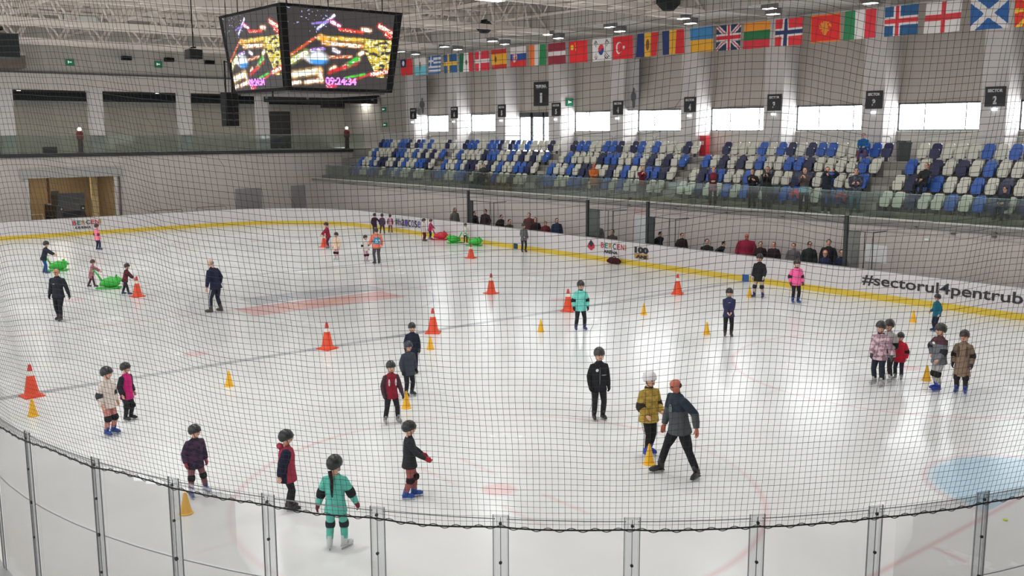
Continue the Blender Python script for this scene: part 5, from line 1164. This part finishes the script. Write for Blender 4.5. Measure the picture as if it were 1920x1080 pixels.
# far middle
at_px(616, 466, 417, phi=-82, top=((146, 32, 56), None), legs=((84, 40, 70), None), helmet=(66, 30, 36), skate=(120, 116, 120), lod=1, puff=1.4, pose=dict(lean=8, hl=(-.06, .25, .54), hr=(.06, .25, .54)), label='child in dark red pushing an orange cone at the far end')
at_px(632, 487, 436, phi=-40, top=((226, 194, 168), None), legs=((222, 170, 176), None), knee=BK, helmet=(50, 46, 42), skate=(206, 208, 204), lod=1, puff=1.5, coat=.03, label='child in a peach jacket and pale pink trousers at the far end')
at_px(686, 491, 441, phi=40, top=((222, 218, 214), None), legs=((220, 178, 190), None), knee=(60, 34, 50), elbow=BK, helmet=K, skate=(200, 190, 194), lod=1, puff=1.2, label='child in a white jacket beside the adult in the orange and blue vest')
at_px(707, 495, 428, phi=-160, kid_=False, top=((238, 128, 104), None), band=((62, 150, 184), .60), legs=((84, 84, 88), None), helmet=(60, 40, 44), skate=(46, 46, 48), lod=1, puff=1.5, bulk=1.1, pose=dict(hr=(.2, .1, .5), hl=(-.16, .12, .55)), emblem=('AS', (214, 232, 240), .62, .075), label='adult in an orange and light blue vest with white letters seen from behind')
at_px(703, 440, 400, phi=170, top=((54, 34, 52), None), legs=((60, 66, 84), None), helmet=(40, 34, 40), skate=(60, 50, 60), lod=2, puff=1.5, label='child in dark plum at the left of three children by the far boards', pose=dict(hr=(.22, .08, .6)))
at_px(717, 439, 401, phi=175, top=((90, 66, 96), None), legs=((60, 60, 58), None), helmet=(44, 38, 36), skate=(60, 60, 60), lod=2, puff=1.2, label='child in violet in the middle of three children by the far boards', pose=dict(fl=(-.1, 0, .06), fr=(.1, 0, .06)))
at_px(732, 437, 402, phi=175, top=((222, 160, 178), None), sleeve=(110, 70, 90), legs=((130, 84, 84), None), helmet=(60, 50, 52), skate=(70, 60, 70), lod=2, puff=1.2, label='child in pale pink at the right of three children by the far boards', pose=dict(fl=(-.08, 0, .06), fr=(.08, 0, .06)))
at_px(795, 453, 410, phi=60, top=((212, 202, 200), None), legs=((104, 38, 48), None), helmet=(44, 40, 38), skate=(90, 60, 70), lod=2, puff=1.0, label='child in a white top and dark red trousers by the far boards')
at_px(806, 449, 411, phi=70, top=((190, 60, 110), None), legs=((56, 44, 50), None), helmet=(90, 50, 62), skate=(120, 90, 110), lod=2, puff=1.2, pose=dict(lean=8, hl=(-.06, .25, .56), hr=(.06, .25, .56)), label='child in a magenta top pushing a red skating aid')
at_px(873, 456, 419, phi=10, top=((216, 212, 208), None), legs=((48, 46, 48), None), helmet=(50, 50, 48), skate=(44, 44, 46), lod=2, puff=1.2, label='child in a white top between two green skating aids')
at_px(982, 473, 419, phi=20, top=((104, 108, 110), None), legs=((50, 52, 60), None), helmet=(48, 48, 50), skate=(50, 50, 56), lod=1, puff=1.0, pose=dict(hr=(.06, .12, .56)), label='child in a grey top standing close to the side boards')
sled(823, 450, 70, (206, 30, 52), 'red skating aid pushed by the child in magenta', 1.0)
sled(854, 456, -75, grn, 'green skating aid left of the child in the white top', .95); sled(888, 461, 75, grn, 'green skating aid right of the child in the white top', .95)
c = PY(1151, 492, YR-.35); o = empty('sports_bag', (c.x, YR-.35, 0), .2); MB().tube([(-.36, 0, .13), (-.2, 0, .17), (.2, 0, .16), (.36, 0, .12)], [.08, .15, .15, .08], 10).build('bag_body', [cloth((64, 26, 34))], o, True)
MB().tube([(-.15, 0, .28), (0, 0, .4), (.15, 0, .28)], .02, 5).build('handle', [cloth((40, 20, 24))], o); tag(o, 'dark maroon sports bag lying on the ice against the side boards', 'bag')
pk = G(1885, 976); o = MB().lathe([(.035, 0), (.04, .006), (.04, .02), (.03, .026)], 16).build('training_puck', [mat('lime plastic', (206, 226, 60), .5)]); o.location = (pk.x, pk.y, 0); tag(o, 'tiny lime yellow puck on the ice seen through the glass at lower right', 'puck')
# ---- behind the side boards
YQ = 17.05
def behind(u, vt, phi=0, label='', adult=True, hoodup=False, **k):
    P = PY(u, vt+30, YQ+k.pop('dy', 0)); z = ztop((P.x, P.y, 0), vt)
    k.setdefault('helmet', None); k.setdefault('lod', 2); k.setdefault('puff', 1.6)
    if adult and z < 1.5:
        H = z/.77; ps = dict(seated=1, pel=(0, 0, .27), fl=(-.08, .22, .045), fr=(.08, .22, .045), hl=(-.06, .16, .42), hr=(.06, .16, .42)); ps.update(k.pop('pose', {}))
        return person((P.x, P.y+.25*0, 0), H, phi=phi, kid_=False, pose=ps, on_ice=False, label=label, **k)
    return person((P.x, P.y, 0), z, phi=phi, kid_=not adult, on_ice=False, label=label, **k)
DK = ((36, 34, 36), None)
behind(853, 390, 30, 'seated person in a grey brown hoodie behind the boards left of the leftmost gate', top=((98, 92, 88), None), hood='up', skin='m')
behind(890, 396, 40, 'person in black with dark hair right of the leftmost bench gate', top=DK, legs=DK, hair=(28, 26, 26), dy=.1)
behind(910, 392, -30, 'person in black and brown standing inside the leftmost gate frame', top=((52, 38, 38), None), hair=(36, 26, 24))
behind(937, 402, 40, 'person in a dark jacket leaning beside the leftmost gate frame', top=((50, 42, 40), None), pose=dict(lean=12))
behind(951, 409, 30, 'person in a dark grey jacket bending low behind the boards', top=((66, 62, 60), None), pose=dict(lean=20))
behind(992, 399, -10, 'tallest person in brown red of the group left of centre behind the boards', top=((96, 54, 56), None), hair=(60, 34, 32), dy=.15)
behind(1004, 408, 0, 'person in a dark coat right of the tall brown red person', top=((46, 32, 34), None), hair=(28, 24, 24), pose=dict(long=1), dy=-.3)
behind(1023, 415, 0, 'person in a red scarf jacket between two darker spectators', top=((108, 40, 46), None), hair=(70, 34, 34))
behind(1044, 409, 10, 'person with long dark hair in a dark blue coat behind the boards', top=((36, 46, 70), None), hair=(30, 26, 28), pose=dict(long=1))
behind(1121, 417, 0, 'grey figure behind the tinted leaf of the second bench gate', top=((104, 104, 102), None), hair=(56, 52, 50), dy=.35)
behind(1148, 430, -30, 'person in dark grey bending low right of the second bench gate', top=((74, 68, 70), None), hair=(70, 60, 56))
behind(1232, 433, 50, 'large person in black leaning forward right of the third bench gate', top=DK, hair=(28, 26, 28), bulk=1.25, pose=dict(lean=16))
behind(1278, 437, 20, 'person in dark brown holding something pale behind the boards', top=((46, 36, 36), None), hair=(74, 44, 38))
behind(1325, 448, 10, 'person in a black shirt left of the leaning dark green person', top=((40, 38, 40), None), hair=(44, 34, 32))
behind(1345, 448, 60, 'person in very dark green leaning over the boards', top=((34, 48, 46), None), hair=(26, 26, 26), pose=dict(lean=30))
behind(1399, 438, -5, 'broad adult in a maroon padded coat behind the boards', top=((136, 32, 56), None), skin='r', hair=(150, 60, 60), bulk=1.35, puff=2.6, pose=dict(bald=1))
behind(1425, 453, 5, 'person in a dark brown jacket directly right of the maroon coat', top=((52, 34, 36), None), hair=(34, 30, 30), dy=-.15)
behind(1450, 454, -15, 'person in black with a pink collar behind the boards', top=((46, 34, 38), None), scarf=(190, 120, 120), hair=(120, 70, 54))
behind(1487, 456, -10, 'person in a grey jacket behind the pink jacket child', top=((100, 94, 98), None), hair=(60, 40, 40))
behind(1517, 453, 10, 'person in a black coat and cap behind the boards', top=((38, 46, 44), None), hair=(30, 32, 36), pose=dict(cap=1))
behind(1553, 449, -5, 'tallest adult in black of the trio beside the rightmost gate', top=((38, 36, 42), None), hair=(34, 28, 28), dy=.4)
behind(1546, 469, 0, 'child in dark blue in front of the adult beside the rightmost gate', adult=False, top=((38, 44, 72), None), hair=(190, 110, 80), dy=-.3)
behind(1577, 468, 0, 'child in navy just left of the rightmost gate post', adult=False, top=((34, 40, 66), None), hair=(52, 34, 34))
# ---- spectators in the stand
def stander(u, vf, vt, Y, z, phi, label, **k):
    P = PY(u, (vf+vt)/2, Y); H = min(1.92, max(1.3, ztop((P.x, P.y, 0), vt)-z)); k.setdefault('helmet', None); k.setdefault('lod', 1)
    return person((P.x, P.y, z), H, phi=phi, kid_=False, on_ice=False, label=label, **k)
ph1 = dict(hl=(-.04, .2, .78), hr=(.04, .2, .78)); ft = dict(hl=(-.04, .16, .64), hr=(.04, .16, .64))
stander(1113, 360, 306, 18.5, ZS, 20, 'person in a long orange ochre coat standing in front of the third seat block', top=((190, 106, 50), None), coat=.1, legs=((120, 80, 50), None), hair=(150, 84, 46), puff=1.6, pose=ft, skin='r')
stander(1204, 373, 311, 18.5, ZS, 10, 'person in a maroon top taking a photo by the third seat block', top=((110, 34, 48), None), legs=((52, 54, 58), None), hair=(70, 40, 36), pose=ph1)
stander(1337, 378, 313, 18.5, ZS, 0, 'person in a long red vest and dark sleeves by the fourth seat block', top=((128, 40, 52), None), sleeve=(52, 38, 56), coat=.06, legs=((60, 44, 50), None), hair=(58, 36, 36), pose=ft)
stander(1411, 386, 316, 18.4, ZS, -15, 'person in black leaning on the glass, left of a pair', top=DK, legs=((38, 40, 44), None), hair=(40, 32, 30), pose=dict(lean=8, hl=(-.1, .2, .72), hr=(.04, .2, .74)))
stander(1438, 387, 312, 18.6, ZS, -10, 'person in a black coat, right of a pair by the fourth seat block', top=((40, 40, 40), None), legs=((42, 44, 46), None), hair=(44, 34, 30), coat=.04, bulk=1.1, pose=ph1)
stander(1508, 393, 314, 18.5, ZS, -10, 'person in a brown top over a light blue shirt by the fourth seat block', top=((90, 80, 76), None), band=((130, 170, 186), .5), legs=((44, 44, 46), None), hair=(80, 52, 42), pose=ph1)
stander(1550, 394, 304, 18.5, ZS, 0, 'person in navy raising both hands to take a photo', top=((36, 42, 54), None), legs=((40, 54, 70), None), hair=(40, 32, 30), skate=(220, 214, 206), pose=dict(hl=(-.13, .16, .92), hr=(.0, .2, .86), el=(-1, 0, 0)))
stander(1604, 400, 312, 18.5, ZS, 0, 'person in a dark checked shirt and jeans at the fourth stairway', top=((56, 54, 70), (90, 92, 100)), legs=((72, 100, 112), None), hair=(70, 44, 40), bulk=1.1, pose=dict(hl=(-.06, .14, .68), hr=(.06, .14, .68), fl=(-.07, 0, .045), fr=(.07, 0, .045)))
def sitter(u, vt, rw, phi, label, **k):
    P = PY(u, vt+15, ys[rw]+.15); z = zs[rw]; H = max(1.45, min(1.95, (ztop((P.x, P.y, 0), vt)-z)/.77)); k.setdefault('helmet', None); k.setdefault('lod', 1)
    ps = dict(seated=1, pel=(0, 0, .27), fl=(-.08, .24, .045), fr=(.08, .24, .045), hl=(-.06, .18, .4), hr=(.06, .18, .4)); ps.update(k.pop('pose', {}))
    return person((P.x, P.y, z), H, phi=phi, kid_=False, on_ice=False, label=label, pose=ps, **k)
sitter(1619, 250, 4, -10, 'person in a bright blue jacket sitting in the top row', top=((30, 96, 158), None), legs=((110, 74, 96), None), hair=(90, 56, 44), puff=1.8)
sitter(1733, 305, 2, -30, 'reclining person in black sitting in the fifth seat block', top=((44, 46, 48), None), legs=((36, 38, 44), None), hair=(150, 84, 60), pose=dict(lean=-14))
sitter(1884, 350, 1, -25, 'person in dark clothes sitting in the front row at the right edge', top=((44, 48, 54), None), legs=((44, 54, 76), None), hair=(70, 44, 44))
sitter(906, 306, 1, 20, 'person in dark grey sitting in the front row of the second block', top=((58, 62, 62), None), legs=((60, 64, 64), None), hair=(50, 48, 50), lod=2)
sitter(893, 312, 1, 20, 'person in lighter grey sitting in the front row of the second block', top=((104, 110, 106), None), legs=((90, 94, 92), None), hair=(90, 90, 86), lod=2)
for u, v, cc, lb in ((1494, 361, (196, 60, 84), 'red bag lying on a front row seat of the fourth block'), (1579, 365, (150, 70, 84), 'dusky red bag on a front row seat beside the jeans person')):
    c = PY(u, v, ys[1]+.3); o = MB().tube([(-.18, 0, -.1), (-.16, 0, .1), (0, 0, .2), (.16, 0, .1), (.18, 0, -.1)], [.06, .12, .14, .12, .06], 8).build('hand_bag', [cloth(cc)]); o.location = (c.x, ys[1]+.2, zs[1]+.42); tag(o, lb, 'bag')
# ---- bake: fuse each piece into one closed surface and colour its zones
def segd(p, a, b):
    ab = b-a; t = max(0, min(1, (p-a).dot(ab)/max(1e-9, ab.dot(ab)))); return (p-a-ab*t).length
for o, vox, info in BAKE:
    md = o.modifiers.new('fuse', 'REMESH'); md.mode = 'VOXEL'; md.voxel_size = vox; md.use_smooth_shade = True
    s_ = o.modifiers.new('soften', 'SMOOTH'); s_.factor = .5; s_.iterations = 2
dg = bpy.context.evaluated_depsgraph_get(); dg.update()
NEW = []
for o, vox, info in BAKE: NEW.append(bpy.data.meshes.new_from_object(o.evaluated_get(dg)))
for (o, vox, info), me in zip(BAKE, NEW):
    old = o.data; o.modifiers.clear(); o.data = me; me.name = o.name
    me.materials.clear()
    for x in old.materials: me.materials.append(x)
    mi = [0]*len(me.polygons)
    if info and info[0] == 'face':
        _, eyes, mouth, hr, ht = info
        for q, pl in enumerate(me.polygons):
            c = pl.center
            if min((c-e_).length for e_ in eyes) < .085*hr: mi[q] = 1
            elif (Vector((c.x-mouth.x, c.y-mouth.y, (c.z-mouth.z)*2.4))).length < .13*hr: mi[q] = 2
    elif info and info[0] == 'jacket':
        _, A_, t0, t1, H, bnd = info; ax = (t1-t0)
        for q, pl in enumerate(me.polygons):
            c = pl.center; da = min(min(segd(c, a[0], a[1]), segd(c, a[1], a[2])) for a in A_); dt = segd(c, t0, t1)
            if da < dt-.042*H: mi[q] = 1
            if bnd:
                f_ = .49+(c-t0).dot(ax)/ax.length/H
                lo = bnd[1]
                if bnd[0] == (62, 150, 184): 
                    if .56 < f_ < .74 and mi[q] == 0: mi[q] = 2
                elif bnd[0] == (130, 170, 186):
                    if f_ < .56 and mi[q] == 0: mi[q] = 2
                elif f_ > lo: mi[q] = 2
    elif info and info[0] == 'stripe':
        _, L_, H = info
        for q, pl in enumerate(me.polygons):
            c = pl.center
            for l_, sg_ in zip(L_, (-1, 1)):
                for a, b in ((l_[0], l_[1]), (l_[1], l_[2])):
                    t = (c-a).dot(b-a)/(b-a).dot(b-a)
                    if -.05 < t < 1.05:
                        w = a+(b-a)*t
                        if (c.x-w.x)*sg_ > .03*H and abs(c.y-w.y) < .012*H: mi[q] = 1
    me.polygons.foreach_set('material_index', mi); me.polygons.foreach_set('use_smooth', [True]*len(me.polygons)); me.update()
    if old.users == 0: bpy.data.meshes.remove(old)
bpy.context.view_layer.update()
